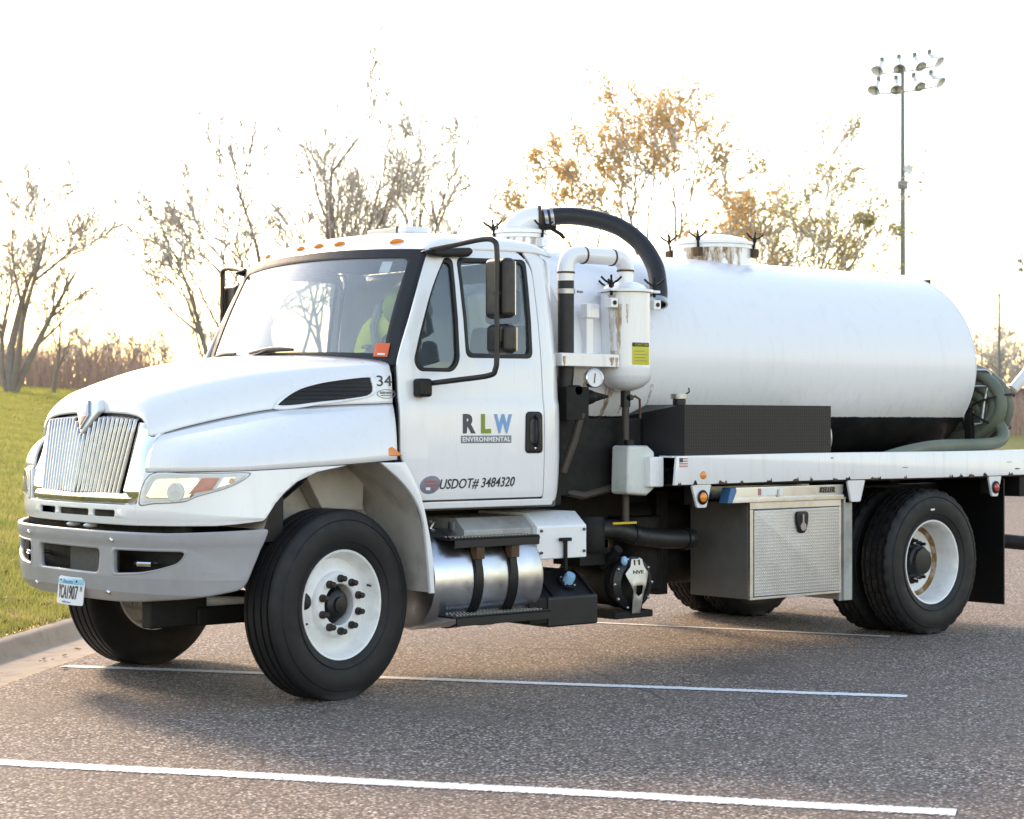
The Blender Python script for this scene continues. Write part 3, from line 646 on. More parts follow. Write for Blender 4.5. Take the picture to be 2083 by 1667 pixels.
def low_wall():
    a, b = at(1930, 88), at(2260, 88); d = (b - a).normalized(); n = Vector((-d.y, d.x, 0)); L = (b - a).length
    root = empty('low_wall', a); z = zpix(790, 88) - a.z
    MB().add([p for p in [Vector((0, 0, -.3)), d * L + Vector((0, 0, -.3)), d * L + n * .4 + Vector((0, 0, -.3)), n * .4 + Vector((0, 0, -.3)), Vector((0, 0, z)), d * L + Vector((0, 0, z)), d * L + n * .4 + Vector((0, 0, z)), n * .4 + Vector((0, 0, z))]], [(0, 1, 2, 3), (4, 5, 6, 7), (0, 1, 5, 4), (1, 2, 6, 5), (2, 3, 7, 6), (3, 0, 4, 7)]).build('wall', 'wall', root)
    z0, z1 = zpix(856, 87.8) - a.z, zpix(845, 87.8) - a.z; o = -n * .25
    MB().add([o + Vector((0, 0, z0)), o + d * L + Vector((0, 0, z0)), o + d * L + Vector((0, 0, z1)), o + Vector((0, 0, z1)), o * .4 + Vector((0, 0, z0)), o * .4 + d * L + Vector((0, 0, z0)), o * .4 + d * L + Vector((0, 0, z1)), o * .4 + Vector((0, 0, z1))], [(0, 1, 2, 3), (4, 5, 6, 7), (3, 2, 6, 7), (0, 1, 5, 4), (0, 3, 7, 4), (1, 2, 6, 5)]).build('yellow_rail', 'yellow', root)
    tag(root, 'low brown wall with a yellow rail far behind the truck tail', 'wall')
low_wall()

# ------------------------------------------------------------------ the truck
YC = 1.15
truck = tag(empty('vacuum_truck'), 'white vacuum tank truck with long cylindrical tank parked across a stall line', 'truck')
def mirv(p): return Vector((p[0], 2 * YC - p[1], p[2]))
class Plan:
    """symmetric front outline in plan; u = arc length from the centre line (near side negative)"""
    def __init__(s, half):
        near = catmull(half, 14); full = [(p[0], p[1]) for p in near[::-1]] + [(p[0], 2 * YC - p[1]) for p in near[1:]]
        s.p = np.array(full); d = np.r_[0, np.cumsum(np.linalg.norm(np.diff(s.p, axis=0), axis=1))]; s.u = d - d[len(near) - 1]
    def pos(s, u): return np.array([np.interp(u, s.u, s.p[:, 0]), np.interp(u, s.u, s.p[:, 1])])
    def nrm(s, u): t = s.pos(u + .01) - s.pos(u - .01); t /= np.linalg.norm(t); return np.array([-t[1], t[0]])
    def at(s, u, z, w): p = s.pos(u) + s.nrm(u) * w; return Vector((p[0], p[1], z))
    def uy(s, y): i = int(np.argmin(np.where(s.p[:, 0] < -.55, abs(s.p[:, 1] - y), 9))); return s.u[i]
    def ux(s, x): k = len(s.u) // 2; return float(np.interp(x, s.p[:k + 1, 0][::-1], s.u[:k + 1][::-1]))
PB = Plan([(-1.055, 1.15), (-1.045, .85), (-1.02, .62), (-.97, .42), (-.89, .24), (-.79, .11), (-.68, .04), (-.58, .01), (-.46, .0)])
PF = Plan([(-1.02, 1.15), (-1.01, .85), (-.985, .62), (-.94, .43), (-.87, .25), (-.75, .10), (-.62, .025), (-.45, -.008), (-.2, -.02), (.1, -.022)])

# --- chassis
frame = MB()
for y in (.72, 1.50): frame.box(-.75, 6.25, y, y + .08, .78, 1.04)
for x in (-.7, .1, 1.2, 2.2, 3.2, 4.2, 5.1, 6.1): frame.box(x, x + .08, .8, 1.5, .82, 1.0)
frame.build('chassis_frame', 'blackdirty', truck, bevel=.006)
MB().box(.2, 1.3, .78, 1.5, .55, 1.1).box(-.75, .2, .70, 1.6, .75, 1.5).build('engine_block', 'blackdirty', truck, bevel=.03)
ax = MB(); ax.cyl((-.02, .3, .47), (-.02, 2.0, .47), .06, n=16).box(-.1, .06, .55, 1.75, .36, .48); ax.cyl((-.25, .45, .52), (.1, .55, .52), .03)
ax.build('front_axle', 'blackdirty', truck, bevel=.01)
ax = MB(); ax.cyl((5.1, .4, .51), (5.1, 1.9, .51), .09, n=16).ball((5.1, 1.15, .51), (.22, .2, .22), 16, 10); ax.cyl((1.3, 1.15, .72), (4.95, 1.15, .58), .05)
ax.build('drive_axle', 'blackdirty', truck)
MB().box(-.62, -.05, .50, .56, .40, .50).box(-.9, -.55, .52, .62, .40, .56).box(-.90, -.85, .60, 1.70, .56, .62).build('steering_linkage', 'blackdirty', truck, bevel=.012)
MB().tube([(-.5, .62, .52), (-.1, .52, .50), (.35, .52, .52)], .028, 12).build('tie_rod', 'white', truck)

# --- wheels
def tyre_front():
    p = [(.288, .098), (.30, .112), (.33, .128), (.40, .142), (.445, .138), (.475, .128), (.50, .120), (.512, .112)]
    g = []
    for h in (.078, .028, -.028, -.078): g += [(.520, h + .008), (.508, h + .006), (.508, h - .006), (.520, h - .008)]
    return p + [(.519, .10)] + g + [(.519, -.10)] + [(r, -h) for r, h in p[::-1]]
def make_tyre(m, rear=False, n=96):
    prof = tyre_front()
    ax = Vector((0, -1, 0))
    if not rear:
        m.lathe(prof, (0, 0, 0), ax, n)
    else:
        n = 120; vs = []; fs = []; k = len(prof)
        for i, (r, h) in enumerate(prof):
            for j in range(n):
                t = 2 * math.pi * j / n; rr = r
                if r > .5:
                    ph = (j + (2 if h > .05 or h < -.05 else 0)) % 4
                    if ph == 0: rr = r - .012
                if abs(h) > .10 and .47 < r < .515 and j % 2: rr = r - .006
                vs.append((rr * math.cos(t), -h, rr * math.sin(t)))
        for i in range(k - 1):
            for j in range(n): fs.append((i * n + j, i * n + (j + 1) % n, (i + 1) * n + (j + 1) % n, (i + 1) * n + j))
        m.add(vs, fs)
    # sidewall rings (raised)
    for rr, hh in ((.345, .1345), (.462, .1345)):
        m.lathe([(rr - .004, hh - .003), (rr, hh + .0025), (rr + .004, hh - .003)], (0, 0, 0), ax, n)
    return m
def flat_bottom(m, zc):
    m.v = [(x * 1.0, y * (1 + .25 * max(0, (-zc + .03 - z) / .04)) if z < -zc + .03 else y, max(z, -zc + .0015)) for x, y, z in m.v]; return m
nutm = None
def wheel(name, label, pos, steer, rear, side, deep):
    w = empty(name, pos, truck); w.rotation_euler = (0, 0, steer + (math.pi if side > 0 else 0)); w['label'] = label
    m = flat_bottom(make_tyre(MB(), rear), pos[2]); m.build('tyre', 'rubber', w, smooth=32)
    ax = (0, -1, 0)
    if not deep:
        MB().lathe([(.284, -.11), (.302, -.112), (.30, -.10), (.27, -.08), (.255, -.02), (.262, .02), (.272, .07), (.282, .092), (.300, .098), (.304, .108), (.298, .116), (.288, .113), (.279, .098), (.268, .07), (.260, .045), (.250, .034), (.235, .036), (.215, .046), (.195, .056), (.182, .060), (.174, .084), (.166, .092), (.118, .093), (.112, .086), (.110, -.02)], (0, 0, 0), ax, 72).build('rim', 'wheelwhite', w, smooth=38)
        MB().lathe([(.112, -.04), (.108, .02), (.085, .03), (.078, .075), (.06, .088), (.045, .09), (.043, .105), (.02, .108), (.0, .108)], (0, 0, 0), ax, 40).build('hub', 'blackmetal', w)
        a = R(172); c = (math.cos(a) * .226, math.sin(a) * .226)
        pts = [(c[0] + .028 * math.cos(t), c[1] + .046 * math.sin(t)) for t in np.linspace(0, 2 * math.pi, 20, endpoint=False)]
        plate('painted_hand_hole', 'black', w, [pts], .004, lambda u, v, q: Vector((u, -(.044 + .0028 * 0 + max(0, .235 - math.hypot(u, v)) * .75) + .0 - q * 1., v)), .0005)  # dark disc on the rim face paints the shade of the opening
        for i in range(10):
            a = 2 * math.pi * (i + .5) / 10; x, z = .143 * math.cos(a), .143 * math.sin(a)
            MB().lathe([(.0215, .088), (.0215, .108), (.0165, .112), (.0155, .135), (.009, .143), (0, .143)], (x, 0, z), ax, 12).build('lug_nut', 'rustnut', w)
        for a in (20, 200): MB().cyl((.262 * math.cos(R(a)), -.06, .262 * math.sin(R(a))), (.255 * math.cos(R(a)), -.09, .255 * math.sin(R(a))), .006, n=8).build('valve', 'black', w)
    else:
        MB().lathe([(.284, -.11), (.302, -.112), (.28, -.10), (.262, -.085), (.258, -.04), (.264, .0), (.270, .06), (.282, .092), (.300, .098), (.304, .108), (.298, .115), (.288, .112), (.278, .096), (.267, .06), (.258, .0), (.252, -.05), (.243, -.062), (.225, -.066), (.19, -.082), (.165, -.084), (.12, -.084), (.115, -.10)], (0, 0, 0), ax, 72).build('rim', 'wheelwhite', w, smooth=38)
        MB().lathe([(.2605, -.02), (.2505, -.051), (.241, -.0605), (.222, -.0652)], (0, 0, 0), ax, 72).build('rust_ring', 'rustring', w)
        MB().lathe([(.125, -.09), (.122, -.03), (.112, .0), (.095, .01), (.09, .035), (.06, .04), (0, .04)], (0, 0, 0), ax, 40).build('hub', 'blackmetal', w)
        for i in range(10):
            a = 2 * math.pi * (i + .5) / 10; x, z = .145 * math.cos(a), .145 * math.sin(a)
            MB().lathe([(.021, -.085), (.021, -.058), (.012, -.052), (.012, -.02), (0, -.02)], (x, 0, z), ax, 10).build('lug_nut', 'blackdirty', w)
        plate('tyre_mark', 'txtwhite', w, [[(-.03, .368), (.012, .370), (.012, .382), (-.03, .380)]], .002, lambda u, v, q: Vector((u - .02, -.139 - q, v)), .0003)
    return w
M['rustnut'] = simple('dark_rusty_nut', (.045, .034, .028), .6, .4, var=.4, vscale=40)
wheel('front_wheel', 'white front wheel turned slightly outward', (-.021, .138, .512), R(10), False, -1, False)
wheel('front_wheel', 'front wheel beside the kerb', (-.021, 2.162, .512), R(10), False, 1, False)
wheel('rear_wheel', 'outer rear wheel with rust stained deep rim', (5.1, .14, .512), 0, True, -1, True)
wheel('rear_wheel', 'inner rear wheel', (5.1, .475, .512), 0, True, -1, True)
wheel('rear_wheel', 'inner rear wheel on the kerb side', (5.1, 1.825, .512), 0, True, 1, True)
wheel('rear_wheel', 'outer rear wheel on the kerb side', (5.1, 2.16, .512), 0, True, 1, True)

# --- bumper
def zprof_b(z):                                     # push outwards by height
    return float(np.interp(z, [.53, .60, .68, .72, .84, .88, .955], [-.055, -.012, .0, .0, .0, .012, .012]))
def warp_b(u, v, w):
    side = np.clip((abs(u) - 1.0) / .5, 0, 1); p = zprof_b(v) * (1 - .3 * side)
    zz = v + .012 * (1 - side) * 0
    return PB.at(u, zz, p + w)
ue, ub = PB.ux(-.495), PB.ux(-.64)
uyb = PB.uy
out = roundpoly([(ue, .945, .03), (ub - .01, .63, .05), (PB.uy(.15), .585, .1), (PB.uy(.6), .54, .2), (-PB.uy(.6), .54, .2), (-PB.uy(.15), .585, .1), (-ub + .01, .63, .05), (-ue, .945, .03), (-PB.uy(.30), .922), (0, .922), (PB.uy(.30), .922)], .02, 6)
holes = [roundpoly([(uyb(.815), .695), (uyb(.795), .822), (-uyb(.795), .822), (-uyb(.815), .695)], .035)]
for sg in (1, -1):
    pts = [(sg * uyb(.665), .700, .03), (sg * uyb(.665), .822, .03), (sg * uyb(.20), .826, .05), (sg * uyb(.24), .765, .10), (sg * uyb(.42), .715, .10)]
    holes.append(roundpoly(pts, .03, 6))
bumper = plate('bumper', 'grey', truck, [out] + holes, .03, warp_b, .009, cu=np.linspace(-1.6, 1.6, 66), cv=(.56, .60, .64, .68, .72, .84, .86, .88, .91), smooth=50)
for sg in (1, -1):                                    # raised rims round the openings
    for hl in holes[1:2] if sg > 0 else holes[2:3]:
        cc = np.mean(np.array(hl), axis=0); big = [tuple(cc + (np.array(q) - cc) * np.array([1.10, 1.30])) for q in hl]
        plate('opening_trim', 'grey', bumper, [big, hl], .02, lambda u, v, w: warp_b(u, v, w + .008), .008, cu=np.linspace(-1.2, 1.2, 50), smooth=60)
for (y, z) in ((.668, .875), (1.632, .875), (.736, .592), (1.564, .592)):
    p = warp_b(uyb(y) if y < 1.15 else -uyb(2.3 - y), z, .016); MB().ball(p, .014, 12, 8).cyl(p, p + Vector((-.02, 0, 0)), .007, n=8).build('bolt', 'chrome', bumper)
M['darkgalv'] = simple('dark_mesh_panel', (.075, .073, .07), .7, var=.5, vscale=60)
box('crash_bar', 'darkgalv', bumper, -.97, -.93, .80, 1.30, .66, .86, .004)
MB().box(-.86, -.80, .25, 2.05, .60, .96).build('core_support', 'blackdirty', truck, bevel=.01)
for y in (.52, 1.78):
    MB().tube([(-.86, y, .75), (-.98, y + .02, .755), (-1.0, y - .05, .755), (-.96, y - .12, .755)], .014, 10).build('tow_hook', 'chrome', bumper)
for y in (1.05, 1.25):
    MB().ball((-.985, y - .02, .938), (.045, .022, .014), 12, 8).build('marker_bulb', 'white', truck)
# licence plate
pl = roundpoly([(-.1525, -.076), (.1525, -.076), (.1525, .076), (-.1525, .076)], .012)
PLC = Vector((-1.082, 1.11, .578))
def wpl(u, v, w): return Vector((PLC.x + v * .10 - .012 * abs(u) * 0 - w + .02 * (u / .15) ** 2, PLC.y - u, PLC.z + v))
plate_o = plate('licence_plate', 'white', truck, [pl], .004, wpl, .001, cu=np.linspace(-.15, .15, 9))
plate('plate_band', 'plateblue', plate_o, [[(-.146, .036), (.146, .036), (.146, .068), (-.146, .068)]], .002, lambda u, v, w: wpl(u, v, w + .0035), .0004, cu=np.linspace(-.15, .15, 9))
textfit('plate_number', 'YCA1907', 'txtblack', plate_o, .225, .074, lambda u, v, w: wpl(u - .118, v - .044, .0045 + w))
textfit('plate_side_letter', 'M', 'txtgrey', plate_o, .012, .03, lambda u, v, w: wpl(u + .125, v - .0, .0045 + w))
textfit('plate_state', 'Minnesota', 'txtblue', plate_o, .11, .02, lambda u, v, w: wpl(u - .055, v + .042, .006 + w))
textfit('plate_motto', '10,000 lakes', 'txtblue', plate_o, .10, .012, lambda u, v, w: wpl(u - .05, v - .068, .0045 + w))
for u in (-.09, .09): MB().ball(wpl(u, .055, .005), .006, 8, 6).build('plate_bolt', 'txtdark', plate_o)

# --- front fascia, fender, headlights
def warp_f(u, v, w): return PF.at(u, v, w + float(np.interp(v, [.93, .99, 1.0, 1.08, 1.25], [-.012, .0, .006, .0, -.012])))
uf = PF.uy; ux = PF.ux
slots = [roundpoly([(uf(a), .995), (uf(b) if b < 1.15 else -uf(2.3 - b), .995), (uf(b) if b < 1.15 else -uf(2.3 - b), 1.03), (uf(a), 1.03)], .016) for a, b in ((.72, .94), (.97, 1.33))]
slots.append([(-u, v) for u, v in slots[0]])
fas = plate('front_fascia', 'paint', truck, [roundpoly([(uf(.535), .952), (-uf(.535), .952), (-uf(.535), 1.063), (uf(.535), 1.063)], .008)] + slots, .02, warp_f, .006, cu=np.linspace(-.7, .7, 30), cv=(.96, .985, 1.0, 1.04))
box('slot_backing', 'black', fas, -.955, -.94, .6, 1.7, .97, 1.05, 0)
def corner(sg):
    pts = [(uf(.53), .953), (ux(-.75), .962), (ux(-.66), .970), (ux(-.53), .985), (ux(-.515), .998), (ux(-.46), 1.075), (ux(-.40), 1.135), (ux(-.33), 1.185), (ux(-.2), 1.237), (ux(-.025), 1.266), (ux(-.0), 1.271), (ux(-.2), 1.265), (ux(-.35), 1.258), (ux(-.6), 1.248), (ux(-.75), 1.245), (ux(-.87), 1.241), (uf(.495), 1.236), (uf(.53), 1.06)]
    return plate('fender_corner', 'paint', truck, [[(sg * u, v) for u, v in pts]], .02, warp_f, .004, cu=np.linspace(-2.2, 2.2, 110), cv=(.96, .985, 1.0, 1.04, 1.1, 1.16, 1.2))
for sg in (1, -1):
    fc = corner(sg)
    hl = [(uf(.515), 1.075), (uf(.44), 1.225), (uf(.22), 1.235), (ux(-.75), 1.236), (ux(-.62), 1.238), (ux(-.60), 1.228), (ux(-.64), 1.195), (ux(-.72), 1.155), (ux(-.82), 1.115), (uf(.24), 1.088), (uf(.4), 1.076)]
    hl = [p[:2] for p in catmull([(sg * u, v, 0) for u, v in hl], 4, True)]
    cc = np.mean(np.array(hl), axis=0)
    def scl(f, g): return [tuple(cc + (np.array(q) - cc) * np.array([f, g])) for q in hl]
    hd = plate('headlight', 'white', truck, [hl], .016, lambda u, v, w: warp_f(u, v, w + .006), .004, cu=np.linspace(-2, 2, 110), cv=(1.1, 1.14, 1.18, 1.21))
    trim = plate('headlight_trim', 'txtgrey', hd, [scl(1.025, 1.05), scl(1.0, 1.0)], .012, lambda u, v, w: warp_f(u, v, w + .007), .002, cu=np.linspace(-2, 2, 110))
    def sub(name, mat, pts, off, th=.006, sm=40):
        return plate(name, mat, hd, [[(sg * u, v) for u, v in pts]], th, lambda u, v, w: warp_f(u, v, w + off), .002, cu=np.linspace(-2, 2, 110), cv=(1.12, 1.15, 1.18, 1.21), smooth=sm)
    sub('reflector_bowl', 'chrome', roundpoly([(uf(.465), 1.10), (uf(.41), 1.205), (uf(.16), 1.218), (uf(.19), 1.105)], .03), .0135)
    p = PF.at(sg * uf(.27), 1.135, .014); nn = PF.nrm(sg * uf(.27)); nv = Vector((nn[0], nn[1], 0))
    MB().lathe([(.05, -.012), (.052, .0), (.046, .005), (.03, .002), (0, .002)], p, nv, 28).build('lamp', 'white', hd)
    sub('red_reflector', 'redrefl', [(ux(-.845), 1.128), (ux(-.80), 1.212), (ux(-.735), 1.214), (ux(-.765), 1.15)], .0150)
    sub('turn_lamp', 'chrome', roundpoly([(ux(-.75), 1.155), (ux(-.725), 1.216), (ux(-.665), 1.218), (ux(-.68), 1.185)], .01), .0135)
    sub('turn_bulb', 'orange', roundpoly([(ux(-.70), 1.185), (ux(-.695), 1.212), (ux(-.675), 1.213), (ux(-.68), 1.185)], .01), .0175)
    sub('lens', 'lens', scl(.93, .88) if sg > 0 else [(-u, v) for u, v in scl(.93, .88)], .0230, .003)
# upper fender
FB = [(-.945, .50, 1.24), (-.875, .245, 1.245), (-.755, .098, 1.249), (-.60, .018, 1.252), (-.35, -.012, 1.262), (0, -.02, 1.277), (.33, -.022, 1.297)]
FT = [(-.850, .505, 1.436), (-.765, .478, 1.463), (-.645, .438, 1.495), (-.485, .382, 1.532), (-.262, .302, 1.572), (.05, .197, 1.595), (.378, .087, 1.607)]
FBs, FTs = catmull(FB, 8), catmull(FT, 8)
for sg in (1, -1):
    rows = []
    for b, t in zip(FBs, FTs):
        row = []
        for k in range(13):
            a = k / 12 * math.pi / 2; s, c = math.sin(a), 1 - math.cos(a)
            p = (t[0] + (b[0] - t[0]) * s, t[1] + (b[1] - t[1]) * s, t[2] + (b[2] - t[2]) * (.52 * c + .48 * k / 12)); row.append(p if sg > 0 else mirv(p))
        rows.append(row)
    fen = MB().grid(rows).build('fender', 'paint', truck, solid=.012, smooth=60)
    tri = [(.275, 1.318), (.372, 1.318), (.30, 1.372), (.27, 1.36)]
    plate('side_marker', 'orange', fen, [roundpoly(tri, .01)], .022, lambda u, v, w: Vector((u, (lambda yy: yy if sg > 0 else 2.3 - yy)(-.018 + (v - 1.3) * .16 - w), v)), .005)
    # arch lip behind the wheel
    inn = catmull([(.215, 1.283, 0), (.36, 1.175, 0), (.455, 1.07, 0), (.51, .95, 0), (.542, .74, 0), (.562, .545, 0)], 5); ou = catmull([(.592, .545, 0), (.578, .75, 0), (.545, .92, 0), (.50, 1.08, 0), (.44, 1.2, 0), (.388, 1.283, 0)], 5)
    plate('arch_lip', 'paint', truck, [[p[:2] for p in inn] + [p[:2] for p in ou]], .03, lambda u, v, w: Vector((u, (lambda yy: yy if sg > 0 else 2.3 - yy)(-.012 - w), v)), .008)
    arch = catmull([(-.52, .93, 0), (-.45, 1.09, 0), (-.33, 1.20, 0), (-.15, 1.262, 0), (.03, 1.29, 0), (.215, 1.275, 0), (.36, 1.18, 0), (.46, 1.06, 0), (.515, .93, 0), (.55, .74, 0), (.57, .54, 0)], 5)
    rows = [[((p[0] * (1 + .0 * y)), (y if sg > 0 else 2.3 - y), p[1] + .01) for p in arch] for y in (.005, .15, .35, .52)]
    inner = MB().grid(rows).build('inner_fender', 'innerfender', truck, smooth=60)
    yy0 = .53 if sg > 0 else 1.74
    MB().box(-.30, .56, yy0, yy0 + .03, .58, 1.30).build('splash_shield', 'innerfender', inner, bevel=.01)
    ys = (lambda y: y) if sg > 0 else (lambda y: 2.3 - y)
    MB().prism([(-.05, 1.30), (.42, 1.28), (.40, 1.0), (.12, 1.02)], 'y', ys(.40), ys(.52)).build('support_bracket', 'innerfender', inner, bevel=.01)
    MB().box(-.5, -.33, min(ys(.1), ys(.5)), max(ys(.1), ys(.5)), .86, 1.2).build('arch_front_panel', 'black', inner, bevel=.01)
    MB().tube([(-.12, ys(.5), 1.05), (-.02, ys(.42), 1.16), (.03, ys(.40), 1.22)], .012, 8).build('hose_clip', 'black', inner)
# hood
sec = {
 -.906: [(.535, 1.43), (.55, 1.475), (.61, 1.522), (.72, 1.543), (.90, 1.553), (1.15, 1.556)],
 -.893: [(.520, 1.432), (.533, 1.49), (.585, 1.556), (.70, 1.602), (.88, 1.622), (1.15, 1.63)],
 -.850: [(.505, 1.440), (.510, 1.505), (.55, 1.583), (.67, 1.645), (.86, 1.676), (1.15, 1.692)],
 -.765: [(.478, 1.467), (.483, 1.532), (.52, 1.612), (.64, 1.676), (.86, 1.715), (1.15, 1.736)],
 -.645: [(.438, 1.499), (.443, 1.563), (.478, 1.643), (.60, 1.710), (.85, 1.757), (1.15, 1.783)],
 -.485: [(.382, 1.536), (.387, 1.601), (.420, 1.682), (.54, 1.750), (.83, 1.802), (1.15, 1.828)],
 -.262: [(.302, 1.576), (.307, 1.642), (.336, 1.724), (.45, 1.792), (.79, 1.845), (1.15, 1.868)],
 .05: [(.197, 1.599), (.202, 1.668), (.226, 1.757), (.33, 1.825), (.74, 1.878), (1.15, 1.895)],
 .378: [(.087, 1.611), (.092, 1.70), (.108, 1.79), (.19, 1.848), (.68, 1.892), (1.15, 1.905)]}
for xx in sec:
    if -.86 < xx < .3:
        q = sec[xx]; q[1] = (q[1][0] + .010, q[1][1]); q[2] = (q[2][0] + .022, q[2][1]); q[3] = (q[3][0] + .02, q[3][1])
xs = sorted(sec); rows = []
secs = [catmull([(xx, y, z) for y, z in sec[xx]], 6) for xx in xs]
half = [[] for _ in range(len(secs[0]))]
cols = [catmull([s[j] for s in secs], 6) for j in range(len(secs[0]))]
rows = [[cols[j][i] for j in range(len(cols))] for i in range(len(cols[0]))]
HROWS = rows
full = [r + [tuple(mirv(p)) for p in r[::-1][1:]] for r in rows]
hood = MB().grid(full).build('hood', 'paint', truck, solid=.014, smooth=60)
def hood_side(x, z):
    """y of the near hood side at x and height z"""
    k = 0
    while k < len(HROWS) - 2 and HROWS[k + 1][0][0] < x: k += 1
    def yy_(r): return float(np.interp(z, [p[2] for p in r], [p[1] for p in r]))
    x0, x1 = HROWS[k][0][0], HROWS[k + 1][0][0]; t = min(1, max(0, (x - x0) / (x1 - x0)))
    return yy_(HROWS[k]) * (1 - t) + yy_(HROWS[k + 1]) * t
def warp_h(off): return lambda u, v, w: Vector((u, hood_side(u, v) - off - w, v))
vent = [(-.25, 1.600), (-.215, 1.635), (-.14, 1.675), (-.03, 1.711), (.1, 1.735), (.245, 1.752), (.262, 1.735), (.255, 1.662), (.13, 1.634), (-.02, 1.617), (-.17, 1.598)]
vent = [p[:2] for p in catmull([(a, b, 0) for a, b in vent], 4, True)]
vc = np.mean(np.array(vent), axis=0)
def vs_(f, g): return [tuple(vc + (np.array(q) - vc) * np.array([f, g])) for q in vent]
vrim = plate('vent_rim', 'paint', hood, [vs_(1.08, 1.34), vent], .018, warp_h(.008), .007, cu=np.linspace(-.35, .35, 29), cv=np.linspace(1.56, 1.8, 13), smooth=60)
plate('vent_mesh', 'black', hood, [vs_(1.02, 1.04)], .004, warp_h(.005), .001, cu=np.linspace(-.35, .35, 29), cv=np.linspace(1.56, 1.8, 13))
for k in range(5):
    z0 = 1.632 + k * .022; xs0 = []
    for q0, q1 in zip(vent, vent[1:] + vent[:1]):
        if (q0[1] - z0) * (q1[1] - z0) < 0: xs0.append(q0[0] + (q1[0] - q0[0]) * (z0 - q0[1]) / (q1[1] - q0[1]))
    if len(xs0) > 1: MB().tube([(x, hood_side(x, z0) - .009, z0) for x in np.linspace(min(xs0), max(xs0), 10)], .0035, 6).build('vent_louvre', 'blackmetal', hood)
textfit('unit_number', '34', 'txtblack', hood, .078, .06, lambda u, v, w: warp_h(.004)(u + .298, v + 1.705, w))
ov = [(.345 + .052 * math.cos(t), 1.662 + .026 * math.sin(t)) for t in np.linspace(0, 2 * math.pi, 32, endpoint=False)]
plate('oval_sticker', 'txtgrey', hood, [ov, [(.345 + (u - .345) * .93, 1.662 + (v - 1.662) * .88) for u, v in ov]], .002, warp_h(.003), .0004)
for x0, x1, z0, z1 in ((.310, .338, 1.662, 1.675), (.342, .380, 1.663, 1.674), (.314, .376, 1.651, 1.656)): plate('oval_print', 'txtgrey', hood, [[(x0, z0), (x1, z0), (x1, z1), (x0, z1)]], .002, warp_h(.0035), .0003)
# emblem
def gx(z): return float(np.interp(z, [1.06, 1.12, 1.53, 1.56], [-.992, -.984, -.906, -.90]))
dia = [(0, -.085), (.055, .0), (0, .085), (-.055, 0)]
def warp_e(off): return lambda u, v, w: Vector((-.958 - off - w + v * .34, YC - u, 1.545 + v))
plate('emblem_base', 'paint', hood, [roundpoly([(-.135, .02), (-.10, -.005), (0, -.112), (.10, -.005), (.135, .02), (.10, .085), (-.10, .085)], .02)], .04, warp_e(-.026), .01)
em = plate('emblem', 'grillechrome', hood, [roundpoly(dia, .006)], .016, warp_e(.0), .004)
plate('emblem_upper', 'white', em, [[(-.036, .004), (.036, .004), (0, .058)]], .004, warp_e(.0095), .0005); 
M['emblemorange'] = simple('emblem_orange', (.62, .22, .10), .35, coat=.5)
plate('emblem_lower', 'emblemorange', em, [[(-.036, -.004), (0, -.058), (.036, -.004)]], .004, warp_e(.0095), .0005)
# grille
grille = empty('grille', (0, 0, 0), truck)
def hwid(z): return float(np.interp(z, [1.12, 1.53], [.452, .520]))
def gpos(f, z, o=0.): return Vector((gx(z) - .045 * (1 - abs(f)) - o, YC + f * hwid(z), z))
MB().grid([[gpos(f, z, -.04) for f in np.linspace(-1.04, 1.04, 9)] for z in np.linspace(1.10, 1.56, 6)]).build('grille_backing', 'black', grille)
nb = 24
for i in range(nb):
    f = -1 + (2 * i + 1) / nb; zt = 1.523 - max(0, .105 * (1 - abs(f) / .26)) - .012 * abs(f) ** 3; zb = 1.125
    pts = [gpos(f, z) for z in np.linspace(zb, zt, 7)]; r_ = .0145
    MB().tube([pts[0] + Vector((.02, 0, 0))] + pts + [pts[-1] + Vector((.022, 0, .006))], [r_ * .8] + [r_] * len(pts) + [r_ * .7], 12).build('grille_bar', 'grillechrome', grille)
# surround: sides and bottom strip
for sg in (1, -1):
    rows_s = []
    for z, yo, xo in ((1.50, .535, -.868), (1.46, .515, -.862), (1.436, .505, -.858), (1.34, .50, -.893), (1.24, .498, -.938), (1.14, .51, -.962), (1.063, .535, -.975)):
        a = gpos(-1.02, max(z, 1.12) if z > 1.1 else 1.12); a.z = z; b = Vector((xo, yo, z)); row = []
        for k in range(9):
            t = k / 8; p = a.lerp(b, t); bul = math.sin(math.pi * t); p.x -= .012 * bul; row.append(p if sg > 0 else mirv(p))
        p = Vector((xo + .07, yo + .012, z)); row.append(p if sg > 0 else mirv(p))
        rows_s.append(row)
    MB().grid(rows_s).build('surround_side', 'chrome', grille, solid=.008, smooth=70)
rows_s = []
for f in np.linspace(-1.3, 1.3, 27):
    y = YC + f * .452; xx = float(np.interp(abs(f), [0, 1, 1.3], [-1.03, -.998, -.968])); rows_s.append([(xx + .02, y, 1.128 - .006 * abs(f)), (xx - .004, y, 1.122), (xx - .012, y, 1.10), (xx - .012, y, 1.072), (xx + .0, y, 1.062)])
MB().grid(rows_s).build('surround_strip', 'chromepit', grille, solid=.006, smooth=70)

